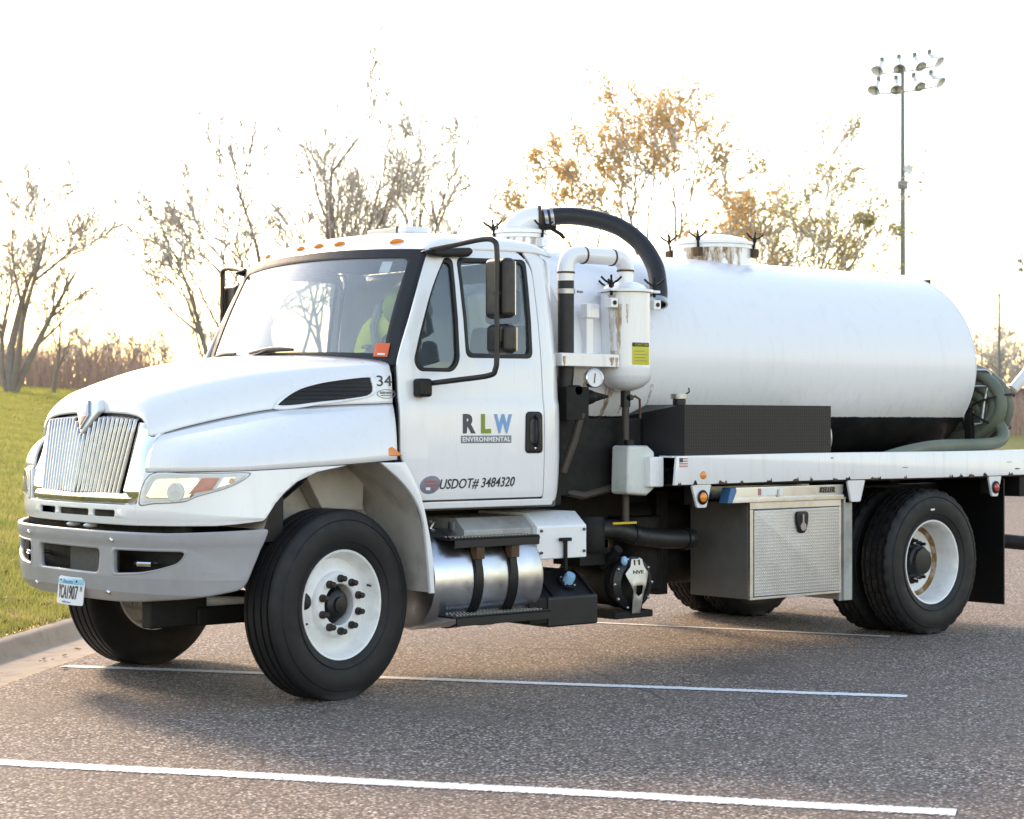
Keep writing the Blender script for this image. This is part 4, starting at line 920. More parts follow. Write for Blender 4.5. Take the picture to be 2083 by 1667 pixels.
# --- cab
ZS = [1.00, 1.10, 1.30, 1.55, 1.615, 1.635, 1.85, 2.10, 2.30, 2.47, 2.56]; YS = [.09, .072, .062, .064, .068, .076, .09, .12, .155, .19, .235]
def yside(x, z): return float(np.interp(z, ZS, YS)) + (max(0, (x - 1.50) / .15) ** 2) * .07
def wcab(off, sg=1): return lambda u, v, w: Vector((u, (yside(u, v) - off - w) if sg > 0 else 2.3 - (yside(u, v) - off - w), v))
CU = np.linspace(.3, 1.7, 29); CV = (1.1, 1.2, 1.3, 1.42, 1.55, 1.605, 1.625, 1.645, 1.72, 1.8, 1.9, 2.0, 2.1, 2.2, 2.3, 2.4, 2.47)
VW = roundpoly([(.815, 2.455, .05), (.868, 2.44, .03), (.850, 1.86, .06), (.80, 1.795, .05), (.560, 1.795, .05), (.525, 1.85, .05), (.60, 2.06, .1), (.70, 2.28, .1)], .04, 6)
SW = roundpoly([(.905, 2.455), (1.425, 2.470), (1.400, 1.885), (.905, 1.88)], .045, 6)
def shr(pl, d):
    c = np.mean(np.array(pl), axis=0); a = np.array(pl) - c; ex = a.max(0) - a.min(0); return [tuple(c + q * (1 - 2 * d / ex)) for q in a]
cab = empty('cab', (0, 0, 0), truck)
door_out = roundpoly([(.56, 1.062, .03), (.47, 1.20, .03), (.408, 1.32, .03), (.408, 1.835, .03), (.445, 1.93, .1), (.70, 2.492, .06), (1.38, 2.535, .10), (1.468, 2.42, .05), (1.468, 1.062, .02)], .03, 6)
for sg in (1, -1):
    door = plate('door', 'paint', cab, [door_out, VW, SW], .02, wcab(0, sg), .004, cu=CU, cv=CV, smooth=50)
    rear = [(1.474, 1.035), (1.474, 2.42), (1.42, 2.54), (1.55, 2.545), (1.63, 2.45), (1.645, 2.2), (1.648, 1.5), (1.64, 1.2), (1.605, 1.035)]
    plate('cab_corner', 'paint', cab, [roundpoly(rear, .03)], .02, wcab(0, sg), .004, cu=CU, cv=CV, smooth=60)
    plate('door_sill', 'paint', cab, [roundpoly([(.58, 1.012), (1.56, 1.012), (1.575, 1.052), (.58, 1.052)], .006)], .03, wcab(-.004, sg), .006, cu=CU)
    for nm, wdw in (('vent_window', VW), ('side_window', SW)):
        g = plate(nm, 'glass', cab, [shr(wdw, .004)], .005, wcab(-.004, sg), .001, cu=CU, cv=CV)
        plate('window_seal', 'black', cab, [shr(wdw, -.006), shr(wdw, .022)], .016, wcab(.004, sg), .004, cu=CU, cv=CV, smooth=60)
    plate('door_trim', 'interior', cab, [shr(door_out, .03), shr(VW, -.02), shr(SW, -.02)], .02, wcab(-.05, sg), .003, cu=CU, cv=CV)
    # handle
    hp = roundpoly([(1.318, 1.322, .03), (1.452, 1.322, .03), (1.450, 1.568, .035), (1.325, 1.568, .035)], .03, 6)
    hb = plate('door_handle', 'black', cab, [hp], .022, wcab(.010, sg), .008)
    plate('handle_recess', 'txtblack', hb, [roundpoly([(1.345, 1.375), (1.43, 1.375), (1.428, 1.525), (1.347, 1.525)], .03)], .004, wcab(.0235, sg), .001)
    MB().tube([wcab(.02, sg)(1.396, 1.545, 0), wcab(.045, sg)(1.398, 1.52, 0), wcab(.05, sg)(1.398, 1.45, 0), wcab(.045, sg)(1.396, 1.38, 0), wcab(.02, sg)(1.392, 1.36, 0)], .011, 10).build('handle_grip', 'blackmetal', hb)
    MB().ball(wcab(.024, sg)(1.385, 1.352, 0), .009, 10, 6).build('lock', 'chrome', hb)
# lettering on near door
W1 = wcab(.0125)
for ch, x0, w_, mt in (('R', .853, .092, 'txtdark'), ('L', .987, .072, 'txtgreen'), ('W', 1.083, .135, 'txtblue')):
    textfit('logo_letter', ch, mt, cab, w_, .112, lambda u, v, w, x0=x0: W1(u + x0, v + 1.440, w), bold=.045)
plate('logo_bar', 'txtgrey', cab, [[(.838, 1.384), (1.213, 1.384), (1.213, 1.428), (.838, 1.428)]], .002, wcab(.0108), .0004)
textfit('logo_word', 'ENVIRONMENTAL', 'txtwhite', cab, .355, .028, lambda u, v, w: wcab(.0135)(u + .848, v + 1.392, w), bold=.025, spacing=1.1)
textfit('registration_text', 'USDOT# 3484320', 'txtblack', cab, .555, .062, lambda u, v, w: W1(u + .69, v + 1.118 + (u) * .012, w), shear=.25, bold=.008)
ov = [(.622 + .074 * math.cos(t) * math.cos(.2) - .055 * math.sin(t) * math.sin(.2) * .6, 1.150 + .05 * math.sin(t) + .012 * math.cos(t)) for t in np.linspace(0, 2 * math.pi, 36, endpoint=False)]
plate('round_decal', 'decalmauve', cab, [ov], .002, wcab(.0108), .0004)
for x0, x1, z0, z1 in ((.582, .664, 1.164, 1.175), (.588, .668, 1.145, 1.155), (.640, .656, 1.118, 1.134)): plate('round_decal_print', 'decalred', cab, [[(x0, z0), (x1, z0), (x1, z1), (x0, z1)]], .002, wcab(.0125), .0003)
plate('round_decal_patch', 'txtwhite', cab, [[(.592, 1.12), (.622, 1.12), (.62, 1.136), (.59, 1.136)]], .002, wcab(.0125), .0003)
# roof
def roof_pt(x, f):
    x0 = .545 + .155 * f * f; d = min(1, max(0, (x - x0) / .24)); ze = 2.500 + .024 * (1 - f * f)
    zf = float(np.interp(x, [.5, .75, 1.0, 1.35, 1.55, 1.65], [2.535, 2.536, 2.542, 2.555, 2.553, 2.535])); h = float(np.interp(x, [.5, .75, 1.0, 1.35, 1.55, 1.65], [.095, .10, .105, .10, .08, .03]))
    Z = zf + h * max(0, 1 - abs(f) ** 3.2) ** .6 - .03 * max(0, (abs(f) - .93) / .07) ** 2
    return Vector((x, YC + f * .955, ze + (Z - ze) * (1 - (1 - d) ** 2)))
rows = []
for i in range(37):
    a = (i / 36) ** 1.6
    rows.append([roof_pt(.545 + .155 * f * f + (1.645 - .545 - .155 * f * f) * a, f) for f in np.linspace(-1, 1, 49)])
roof = MB().grid(rows).build('roof', 'paint', cab, solid=.012, smooth=70)
MB().box(.75, 1.6, .26, 2.04, 2.50, 2.53).build('headliner', 'interior', cab, bevel=.01)
# rear wall with window
plate('rear_wall', 'paint', cab, [roundpoly([(.16, 1.04), (2.14, 1.04), (2.10, 2.50), (.20, 2.50)], .08), roundpoly([(.5, 1.95), (1.8, 1.95), (1.76, 2.38), (.54, 2.38)], .06)], .02, lambda u, v, w: Vector((1.63 + w, u, v)), .003)
plate('rear_window', 'glass', cab, [roundpoly([(.5, 1.95), (1.8, 1.95), (1.76, 2.38), (.54, 2.38)], .06)], .004, lambda u, v, w: Vector((1.63 + w, u, v)), .0005)
box('floor', 'interior', cab, .62, 1.62, .12, 2.18, 1.00, 1.06, .01)
box('firewall', 'black', cab, .372, .40, .13, 2.17, 1.30, 1.80, 0)
# windshield
def wsh(f, v, off=0.):
    xb = .425 - .15 * (1 - f * f); xt = .695 - .155 * (1 - f * f); zb = 1.835 + .03 * (1 - f * f); zt = 2.492 + .028 * (1 - f * f)
    yb = YC + f * 1.0; yt = YC + f * .93; bow = math.sin(math.pi * v) * .018
    n = Vector((-.9, .35 * f, .38)).normalized()
    return Vector((xb + (xt - xb) * v - bow, yb + (yt - yb) * v, zb + (zt - zb) * v)) + n * off
def wplate(name, mat, parent, ols, th, off, bv=.0008):
    return plate(name, mat, parent, ols, th, lambda u, v, w: wsh(u, v, off + w), bv, cu=np.linspace(-1, 1, 41), cv=np.linspace(0, 1, 13), smooth=60)
rect = [(-1, 0), (1, 0), (1, 1), (-1, 1)]
wplate('windshield', 'wglass', cab, [roundpoly([(-.985, .01), (.985, .01), (.985, .99), (-.985, .99)], .04)], .005, 0)
wplate('windshield_seal', 'black', cab, [roundpoly([(-1.045, -.02), (1.045, -.02), (1.035, 1.005), (-1.035, 1.005)], .03), roundpoly([(-.925, .075), (.925, .075), (.925, .925), (-.925, .925)], .07)], .008, .004, .001)
wplate('windshield_label', 'paper', cab, [[(-.80, .80), (-.72, .80), (-.72, .90), (-.80, .90)]], .001, -.006, .0002)
wplate('orange_label', 'orangesticker', cab, [[(-.965, .045), (-.865, .045), (-.865, .165), (-.965, .165)]], .0015, .012, .0002)
wplate('orange_label_print', 'txtwhite', cab, [[(-.945, .06), (-.893, .06), (-.893, .075), (-.945, .075)]], .001, .014, .0002)
for f0, f1 in ((-.22, .26), (.45, .93)):
    a, b = wsh(f0, .085, .03), wsh(f1, .075, .025); wp = MB().tube([a.lerp(b, t) + Vector((0, 0, .012 * math.sin(math.pi * t))) for t in np.linspace(0, 1, 9)], [.008, .012, .014, .016, .017, .016, .014, .012, .008], 8)
    wp.tube([a.lerp(b, .5) + Vector((0, 0, .012)), a.lerp(b, .85) + Vector((-.05, 0, -.03))], .009, 8).build('wiper', 'black', cab)
# marker lights, light bar
for f in (-.22, 0., .22, -.72, .72):
    x0 = .545 + .155 * f * f; p = roof_pt(x0 + .06, f)
    n = Vector((-.75, .5 * f, .6)).normalized(); side = n.cross(Vector((0, 0, 1))).normalized(); up = side.cross(n)
    m = MB(); rws = []
    for i in range(7):
        a = math.pi / 2 * i / 6
        rws.append([p + n * (.028 * math.sin(a) - .004) + side * (.052 * math.cos(a) * math.cos(t)) + up * (.021 * math.cos(a) * math.sin(t)) for t in np.linspace(0, 2 * math.pi, 25)])
    MB().grid(rws).build('roof_marker_light', 'orange', cab)
lb = empty('light_bar', (0, 0, 0), truck); c = roof_pt(1.05, -.3)
box('light_bar_housing', 'lightbar', lb, .94, 1.10, .80, 1.12, 2.648, 2.688, .012); box('light_bar_end', 'lampgrey', lb, .935, 1.105, .70, .798, 2.646, 2.686, .012); box('light_bar_foot', 'black', lb, .98, 1.07, .74, 1.08, 2.615, 2.649, .004); box('light_bar_band', 'black', lb, .938, 1.102, .79, .815, 2.645, 2.689, .002)
# mirrors
def mirror_set(sg):
    S = (lambda x, y, z: Vector((x, y, z))) if sg > 0 else (lambda x, y, z: Vector((x, 2.3 - y, z)))
    mr = empty('mirror', (0, 0, 0), truck)
    path = catmull([S(.70, .16, 2.49), S(.75, .0, 2.51), S(.79, -.20, 2.53), S(.805, -.285, 2.515), S(.812, -.303, 2.45), S(.812, -.303, 2.2), S(.812, -.303, 1.9), S(.808, -.295, 1.80), S(.79, -.26, 1.765), S(.70, -.10, 1.742), S(.60, .05, 1.722)], 6)
    MB().tube(path, .0155, 12).build('mirror_arm', 'mirrorback', mr)
    bp_ = [(.62, 2.475), (.70, 2.50), (.98, 2.52), (1.0, 2.495), (.97, 2.463), (.70, 2.45)]
    plate('mirror_upper_mount', 'black', mr, [roundpoly(bp_, .03)], .05, lambda u, v, w: Vector((u, (.155 - w) if sg > 0 else 2.3 - (.155 - w), v)), .015)
    a, b = S(.50, .0, 1.655), S(.60, .075, 1.745); MB().box(.505, .60, min(a.y, b.y), max(a.y, b.y), 1.645, 1.75).build('mirror_lower_mount', 'black', mr, bevel=.02, seg=3)
    for nm, z0, z1, xo in (('mirror_head', 2.085, 2.425, .0), ('spot_mirror_head', 1.885, 2.055, .01)):
        a, b = S(0, -.353, 0), S(0, -.158, 0); yl, yh = min(a.y, b.y), max(a.y, b.y)
        q = MB().box(.83 + xo, .92 + xo, yl, yh, z0, z1).build(nm, 'mirrorback', mr, bevel=.035, seg=4)
        MB().box(.921 + xo, .924 + xo, yl + .02, yh - .02, z0 + .02, z1 - .02).build('mirror_glass', 'chrome', q)
        MB().cyl(S(.815, -.303, (z0 + z1) / 2 - .03), S(.84, -.268, (z0 + z1) / 2 - .03), .02, n=10).build('clamp', 'black', q)
mirror_set(1); mirror_set(-1)
# interior
dash = []
for f in np.linspace(-1, 1, 15):
    y = YC + f * .95; hump = .07 * math.exp(-((f + .52) / .28) ** 2)
    dash.append([(.46, y, 1.80), (.54, y, 1.865 + hump * .6), (.66, y, 1.86 + hump), (.74, y, 1.80 + hump * .8), (.78, y, 1.68), (.74, y, 1.45)])
MB().grid(dash).build('dashboard', 'dash', cab, solid=.02, smooth=60)
swm = MB(); C0 = Vector((.90, .60, 1.86)); na = Vector((.75, 0, .66)).normalized(); ua = Vector((0, 1, 0)); va = na.cross(ua)
swm.tube([C0 + (ua * math.cos(t) + va * math.sin(t)) * .215 for t in np.linspace(0, 2 * math.pi, 36, endpoint=False)], .016, 10, closed=True)
for t in (0, 2.2, 4.1): swm.tube([C0, C0 + (ua * math.cos(t) + va * math.sin(t)) * .21], .014, 8)
swm.ball(C0, .06, 12, 8).tube([C0, C0 - na * .25], .03, 10); swm.build('steering_wheel', 'black', cab)
for y in (.60, 1.72):
    s_ = MB().box(1.05, 1.50, y - .26, y + .26, 1.36, 1.50, None); M4 = Matrix.Translation((1.50, y, 1.48)) @ Matrix.Rotation(R(9), 4, 'Y'); s_.box(-.06, .06, -.25, .25, 0, .62, M4); s_.box(-.045, .045, -.15, .15, .64, .85, M4); s_.box(1.1, 1.4, y - .2, y + .2, 1.05, 1.36)
    s_.build('seat', 'seat', cab, bevel=.04, seg=3)

# --- fuel tank, steps, boxes under the cab
ft = empty('fuel_tank', (0, 0, 0), truck)
FTc = (.30, .60)                                       # y, z centre
MB().lathe([(0, 0), (.2, .0), (.275, .012), (.29, .04), (.29, .79), (.275, .818), (.2, .83), (0, .83)], (.62, FTc[0], FTc[1]), (1, 0, 0), 56).build('tank_body', 'alu', ft, smooth=40)
for x in (.90, 1.16):
    MB().lathe([(.291, 0), (.298, .002), (.298, .068), (.291, .07)], (x, FTc[0], FTc[1]), (1, 0, 0), 56).build('strap', 'black', ft)
    MB().box(x + .005, x + .065, -.01, .05, .72, .84).build('step_bracket', 'rust', ft, bevel=.004)
    MB().add([(x + .01, .02, .83), (x + .06, .02, .83), (x + .06, .0, .62), (x + .01, .0, .62), (x + .01, .05, .83), (x + .06, .05, .83), (x + .06, .04, .62), (x + .01, .04, .62)], [(0, 1, 2, 3), (4, 5, 6, 7), (0, 1, 5, 4), (3, 2, 6, 7), (0, 3, 7, 4), (1, 2, 6, 5)]).build('step_strut', 'black', ft)
MB().cyl((.95, .22, .88), (.95, .22, .925), .06, n=24).build('filler_cap', 'alu', ft); MB().tube([(.8, .3, .88), (.82, .28, .93), (.78, .26, .93)], .012, 8).build('fuel_line', 'alu', ft)
def step(name, x0, x1, y0, y1, z):
    m = MB().box(x0, x1, y0, y1, z, z + .012).box(x0 + .03, x1, y0, y0 + .012, z - .045, z)
    s_ = m.build(name, 'blackmetal', ft, bevel=.003)
    mm = MB()
    for i in range(int((x1 - x0 - .08) / .025)):
        for j in range(3): mm.box(x0 + .05 + i * .025, x0 + .062 + i * .025, y0 + .03 + j * .045, y0 + .05 + j * .045, z + .0122, z + .0165)
    tag(mm.build('step_grip', 'steel', s_), None, None, kind='stuff')
step('upper_step', .71, 1.37, -.02, .20, .835); step('lower_step', .70, 1.43, -.05, .18, .395)
bb = empty('battery_box', (0, 0, 0), truck)
MB().prism([(.06, .69), (.06, .885), (.16, .965), (.62, .965), (.62, .69)], 'x', 1.42, 1.815).build('battery_cover', 'paint', bb, bevel=.008)
MB().prism([(.10, .70), (.10, .88), (.18, .95), (.62, .95), (.62, .70)], 'x', .9, 1.418).build('battery_tray', 'guard', bb, bevel=.006)
for x, z in ((1.45, .86), (1.79, .86), (1.45, .73), (1.79, .73)): MB().cyl((x, .062, z), (x, .05, z), .009, n=8).build('screw', 'txtdark', bb)
MB().box(1.615, 1.635, .03, .05, .62, .80).box(1.585, 1.665, .025, .055, .795, .815).build('latch', 'blackdirty', bb, bevel=.003)
ht = empty('hydraulic_tank', (0, 0, 0), truck)
MB().prism([(.05, .285), (.05, .46), (.24, .60), (.55, .60), (.55, .285)], 'x', 1.50, 1.90).build('tank_shell', 'blackmetal', ht, bevel=.012)
MB().prism([(.06, .31), (.06, .46), (.22, .58), (.5, .58), (.5, .31)], 'x', 1.36, 1.50).build('mount_bracket', 'blackdirty', ht, bevel=.006)
n_ = Vector((0, -.59, .81)); c_ = Vector((1.72, .14, .528)); MB().cyl(c_, c_ + n_ * .02, .06, n=24).build('cap_flange', 'black', ht); MB().lathe([(.0, .075), (.028, .075), (.034, .06), (.034, .02), (0, .02)], c_, n_, 18).build('cap', 'bluecap', ht)
for k in range(4):
    a = k * 1.57 + .6; MB().ball(c_ + n_ * .022 + Vector((math.cos(a) * .048, math.sin(a) * .048 * .81, math.sin(a) * .048 * .59)), .006, 8, 5).build('screw', 'alu', ht)
for x in (1.54, 1.86):
    MB().add([Vector((x - .008, .055, .47)), Vector((x + .008, .055, .47)), Vector((x + .008, .235, .605)), Vector((x - .008, .235, .605)), Vector((x - .008, .05, .48)), Vector((x + .008, .05, .48)), Vector((x + .008, .23, .615)), Vector((x - .008, .23, .615))], [(0, 1, 2, 3), (4, 5, 6, 7), (0, 1, 5, 4), (1, 2, 6, 5), (2, 3, 7, 6), (3, 0, 4, 7)]).build('tank_rib', 'black', ht)
# vacuum pump
pu = empty('vacuum_pump', (0, 0, 0), truck)
MB().lathe([(0, -.02), (.13, -.02), (.15, .02), (.15, .42), (.16, .42), (.16, .46), (.15, .46), (.15, .5), (.12, .52), (0, .52)], (2.30, .72, .50), (0, -1, 0), 36).build('pump_body', 'blackdirty', pu)
MB().lathe([(.165, 0), (.172, .01), (.165, .03), (.12, .05), (.115, .04)], (2.30, .20, .50), (0, -1, 0), 36).build('pump_cover_ring', 'blackmetal', pu)
for k in range(10):
    a = 2 * math.pi * k / 10; MB().ball((2.30 + .158 * math.cos(a), .165, .50 + .158 * math.sin(a)), .012, 8, 6).build('pump_bolt', 'steel', pu)
gd = lambda u, v, w: Vector((2.30 + u, .11 + abs(v) * .12 + max(0, abs(u) - .05) * .25 - w, .49 + v))
plate('pump_guard', 'steel', pu, [roundpoly([(-.045, -.175), (.025, -.175), (.045, -.04), (.085, .05), (.095, .075), (.05, .12), (.04, .165), (-.05, .165), (-.06, .12), (-.10, .075), (-.09, .05), (-.045, -.04)], .008), roundpoly([(-.025, .0), (.03, .0), (.03, -.05), (.0, -.07), (-.025, -.05)][::-1], .006), [(-.032, .125), (-.02, .125), (-.02, .158), (-.032, .158)], [(.005, .125), (.02, .125), (.02, .158), (.005, .158)]], .006, gd, .001, cv=(-.1, 0, .1), cu=(-.05, .05))
textfit('pump_name', 'NVE', 'txtblack', pu, .09, .022, lambda u, v, w: gd(u - .045, v + .072, w + .004), bold=.02)
MB().box(2.12, 2.45, .14, .70, .285, .33).build('pump_base', 'blackdirty', pu, bevel=.008)
MB().cyl((2.17, .3, .60), (2.17, .16, .72), .03, n=12).build('oil_neck', 'blackdirty', pu); MB().ball((2.20, .14, .645), (.022, .022, .03), 12, 8).build('oil_sight', 'bluecap', pu)
MB().lathe([(.09, 0), (.1, .02), (.1, .2), (.09, .22), (0, .22)], (2.05, .30, .70), (0, 0, 1), 20).box(1.93, 2.18, .25, .5, .62, .72).build('pump_manifold', 'blackdirty', pu, bevel=0)
MB().tube(catmull([(2.10, .30, .83), (2.22, .26, .835), (2.40, .25, .79), (2.65, .26, .76), (2.85, .28, .75), (2.95, .30, .75)], 6), .062, 18).build('pump_hose', 'hose', pu)
for t, r_ in (((2.36, .25, .80), .068), ((2.86, .28, .75), .07)): MB().lathe([(.062, 0), (r_, .0), (r_, .03), (.062, .03)], t, (1, .02, -.1), 20).build('hose_clamp', 'blackmetal', pu)
MB().box(2.13, 2.33, .16, .175, .87, .885).build('valve_handle', 'yellow', pu, bevel=.004)
MB().lathe([(0, 0), (.17, .0), (.18, .02), (.18, .45), (.17, .47), (0, .47)], (2.75, .62, .42), (0, 0, 1), 28).build('oil_catch_drum', 'blackdirty', pu)
MB().lathe([(0, 0), (.12, .0), (.14, .03), (.14, .75), (.12, .78), (0, .78)], (2.72, .80, .55), (1, 0, 0), 28).build('air_reservoir', 'blackdirty', truck)
MB().lathe([(0, 0), (.12, .0), (.14, .03), (.14, .75), (.12, .78), (0, .78)], (2.72, .80, .86), (1, 0, 0), 28).build('air_reservoir', 'blackdirty', truck)
box('reservoir_bracket', 'blackdirty', truck, 2.95, 3.05, .62, .95, .36, 1.05, .006)
MB().tube([(2.72, .5, .40), (2.66, .5, .33), (2.66, .5, .27)], .03, 10).build('drain_pipe', 'blackdirty', pu)

# --- tank
tank = empty('tank', (0, 0, 0), truck)
TA, TB, TZ, TX0, TX1 = .85, .735, 1.93, 1.86, 5.98
rows = []
ends = [(0, .0), (.14, .35), (.155, .6), (.10, .84), (.05, .95), (.015, .99), (0, 1.)]
prof = [(TX0 - .15, .02), (TX0 - .145, .3), (TX0 - .12, .55), (TX0 - .08, .78), (TX0 - .04, .92), (TX0 - .015, .975), (TX0, 1.)] + [(x, 1.) for x in np.linspace(TX0 + .3, TX1 - .3, 8)] + [(TX1, 1.), (TX1 + .015, .975), (TX1 + .04, .92), (TX1 + .08, .78), (TX1 + .12, .55), (TX1 + .145, .3), (TX1 + .15, .02)]
for x, s_ in prof: rows.append([(x, YC + TA * s_ * math.cos(t), TZ + TB * s_ * math.sin(t)) for t in np.linspace(0, 2 * math.pi, 97)])
MB().grid(rows).build('shell', 'tankpaint', tank, smooth=50)
def tang(t): return YC - TA * math.cos(t), TZ + TB * math.sin(t)
for x in (TX0 + .004, TX1 - .004):
    MB().tube([(x, YC + (TA + .001) * math.cos(t), TZ + (TB + .001) * math.sin(t)) for t in np.linspace(0, 2 * math.pi, 96, endpoint=False)], .004, 6, closed=True).build('weld_seam', 'tankpaint', tank)
for x in (2.2, 3.3, 4.4, 5.5): MB().prism([(.75, 1.03), (1.55, 1.03), (1.75, 1.36), (.55, 1.36)], 'x', x, x + .12).build('cradle', 'blackdirty', tank)
def wingnut(p, s, up, parent, mat='blackdirty'):
    p = Vector(p); up = Vector(up).normalized(); a = up.cross(Vector((.64, .77, 0))).normalized()
    m = MB().cyl(p - up * .07 * s, p + up * .055 * s, .013 * s, n=10).cyl(p, p + up * .03 * s, .024 * s, n=6)
    for sg in (1, -1): m.tube([p + up * .02 * s, p + a * sg * .055 * s + up * .055 * s, p + a * sg * .085 * s + up * .085 * s], .009 * s, 8)
    m.cyl(p + up * .0, p + up * .10 * s, .009 * s, n=8)
    m.build('wing_nut', mat, parent)
def manhole(x, r, z0, z1, dome, nuts, rust_side):
    m = empty('manhole', (0, 0, 0), tank)
    MB().lathe([(r, 0), (r, z1 - z0 - .03), (r + .012, z1 - z0 - .028), (r + .012, z1 - z0 - .002)], (x, YC, z0), (0, 0, 1), 44).build('neck', 'dirtypaint', m)
    MB().lathe([(r + .02, 0), (r + .02, .022), (r - .02, .03), (r * .85, .032 + dome * .35), (r * .55, .03 + dome * .8), (r * .2, .03 + dome), (0, .03 + dome)], (x, YC, z1), (0, 0, 1), 44).build('lid', 'paint', m)
    for a in nuts:
        a = R(a); px_, py_ = x + (r + .022) * math.cos(a), YC + (r + .022) * math.sin(a)
        MB().box(px_ - .025, px_ + .025, py_ - .025, py_ + .025, z1 - .09, z1 - .03).build('clamp_lug', rust_side, m, bevel=.004)
        wingnut((px_, py_, z1 + .02), .72, (math.cos(a) * .12, math.sin(a) * .12, 1), m)
    return m
mh2 = manhole(4.02, .285, 2.56, 2.775, .05, (-60, 205, 130, 10, 70), 'rust')
mh1 = manhole(2.20, .165, 2.56, 2.745, .02, (-75, 165, 20, 100), 'dirtypaint')
MB().tube(catmull([(2.17, 1.17, 2.75), (2.18, 1.16, 2.79), (2.24, 1.12, 2.835), (2.31, 1.07, 2.85)], 6), .085, 24).build('elbow', 'paint', mh1)
MB().lathe([(.084, 0), (.092, .0), (.092, .022), (.084, .022)], (2.30, 1.08, 2.849), (.8, -.6, .02), 24).build('elbow_flange', 'rust', mh1)
# big hose from elbow to canister
hp = catmull([(2.31, 1.07, 2.85), (2.42, .99, 2.87), (2.55, .88, 2.86), (2.68, .72, 2.80), (2.75, .57, 2.68), (2.75, .44, 2.53), (2.71, .36, 2.38), (2.67, .32, 2.28)], 10)
bigh = MB().tube(hp, .058, 22).build('transfer_hose', 'hose', truck)
for i in (2, 5): 
    d = Vector(hp[i + 1]) - Vector(hp[i]); MB().lathe([(.058, 0), (.066, 0), (.066, .022), (.058, .022)], hp[i], d, 22).build('hose_clamp', 'steel', bigh)
MB().tube([(2.36, 1.02, 2.79), (2.40, .97, 2.75), (2.42, .95, 2.72)], .012, 8).build('cam_lever', 'blackdirty', bigh); MB().box(2.31, 2.40, 1.0, 1.1, 2.78, 2.82).build('cam_block', 'blackdirty', bigh, bevel=.01)
d = Vector(hp[-1]) - Vector(hp[-3]); MB().lathe([(.058, -.01), (.063, -.01), (.063, .02), (.05, .02)], hp[-1], d, 22).build('hose_end', 'steel', bigh)
# scrubber canister
cn = empty('scrubber_canister', (0, 0, 0), truck); CX_, CY_ = 2.305, .24
M['dirtycan'] = paint('streaked_canister_paint', .4, .45)
MB().lathe([(0, -.10), (.05, -.098), (.11, -.075), (.15, -.04), (.163, -.01), (.166, .0), (.166, .05), (.160, .056), (.156, .50), (.156, .515)], (CX_, CY_, 1.80), (0, 0, 1), 44).build('canister_body', 'dirtycan', cn)
MB().lathe([(.15, 0), (.178, .0), (.178, .016), (.16, .02), (.13, .045), (.08, .062), (0, .066)], (CX_, CY_, 2.318), (0, 0, 1), 44).build('canister_lid', 'paint', cn)
for a in (200, -22, 80):
    a = R(a); px_, py_ = CX_ + .195 * math.cos(a), CY_ + .195 * math.sin(a)
    MB().box(px_ - .03, px_ + .03, py_ - .03, py_ + .03, 2.215, 2.275).build('clamp_lug', 'dirtypaint', cn, bevel=.004); MB().box(px_ - .028, px_ + .028, py_ - .028, py_ + .028, 2.318, 2.336).build('lid_ear', 'dirtypaint', cn, bevel=.004)
    MB().cyl((px_, py_ - .031, 2.245), (px_, py_ - .036, 2.245), .014, n=12).build('painted_lug_hole', 'black', cn)  # solid black disc paints the dark of a hole, nothing is cut
    wingnut((px_, py_, 2.345), .75, (0, 0, 1), cn)
MB().cyl((CX_, CY_, 2.37), (CX_, CY_, 2.46), .052, n=24).build('lid_neck', 'dirtycan', cn)
pip = MB().tube(catmull([(CX_, CY_, 2.44), (CX_ + .005, CY_, 2.47), (CX_ - .03, CY_, 2.515), (CX_ - .09, CY_, 2.535), (CX_ - .3, CY_, 2.535), (CX_ - .41, CY_, 2.535), (CX_ - .475, CY_, 2.51), (CX_ - .50, CY_, 2.45), (CX_ - .50, CY_, 2.37)], 7), .052, 24).build('vacuum_pipe', 'paint', truck)
for p, dd in (((CX_ - .12, CY_, 2.535), (1, 0, 0)), ((CX_ - .36, CY_, 2.535), (1, 0, 0)), ((CX_ - .50, CY_, 2.42), (0, 0, 1)), ((CX_, CY_, 2.455), (0, 0, 1))): MB().lathe([(.05, -.006), (.0555, -.006), (.0555, .006), (.05, .006)], p, dd, 24).build('pipe_joint', 'rust', pip)
MB().tube([(CX_ - .50, CY_, 2.385), (CX_ - .50, CY_, 1.80), (CX_ - .52, CY_ + .02, 1.55)], .05, 20).build('down_hose', 'hose', truck)
MB().lathe([(.05, 0), (.057, 0), (.057, .03), (.05, .03)], (CX_ - .50, CY_, 2.29), (0, 0, 1), 24).cyl((CX_ - .44, CY_ - .04, 2.305), (CX_ - .40, CY_ - .04, 2.305), .008, n=8).build('hose_clamp', 'steel', pip)
MB().box(CX_ - .62, CX_ - .145, .14, .30, 1.845, 1.925).build('canister_bracket', 'dirtypaint', cn, bevel=.005); MB().box(CX_ - .31, CX_ - .25, .26, .60, 1.85, 2.20).box(CX_ - .325, CX_ - .22, .24, .30, 2.15, 2.24).build('bracket_post', 'dirtypaint', cn, bevel=.006)
MB().tube(catmull([(CX_ + .12, CY_ - .02, 2.13), (CX_ + .19, CY_ + .03, 2.12), (CX_ + .21, CY_ + .06, 2.17), (CX_ + .215, CY_ + .07, 2.22)], 6), .052, 18).build('side_inlet', 'dirtycan', cn)
wc = lambda u, v, w: Vector((CX_ + math.sin(u / .158 - .05) * (.158 + w), CY_ - math.cos(u / .158 - .05) * (.158 + w), v))
wl = plate('warning_label', 'stickeryellow', cn, [[(-.07, 1.862), (.07, 1.862), (.07, 1.975), (-.07, 1.975)]], .002, lambda u, v, w: wc(u, v, w + .002), .0004, cu=np.linspace(-.07, .07, 9))
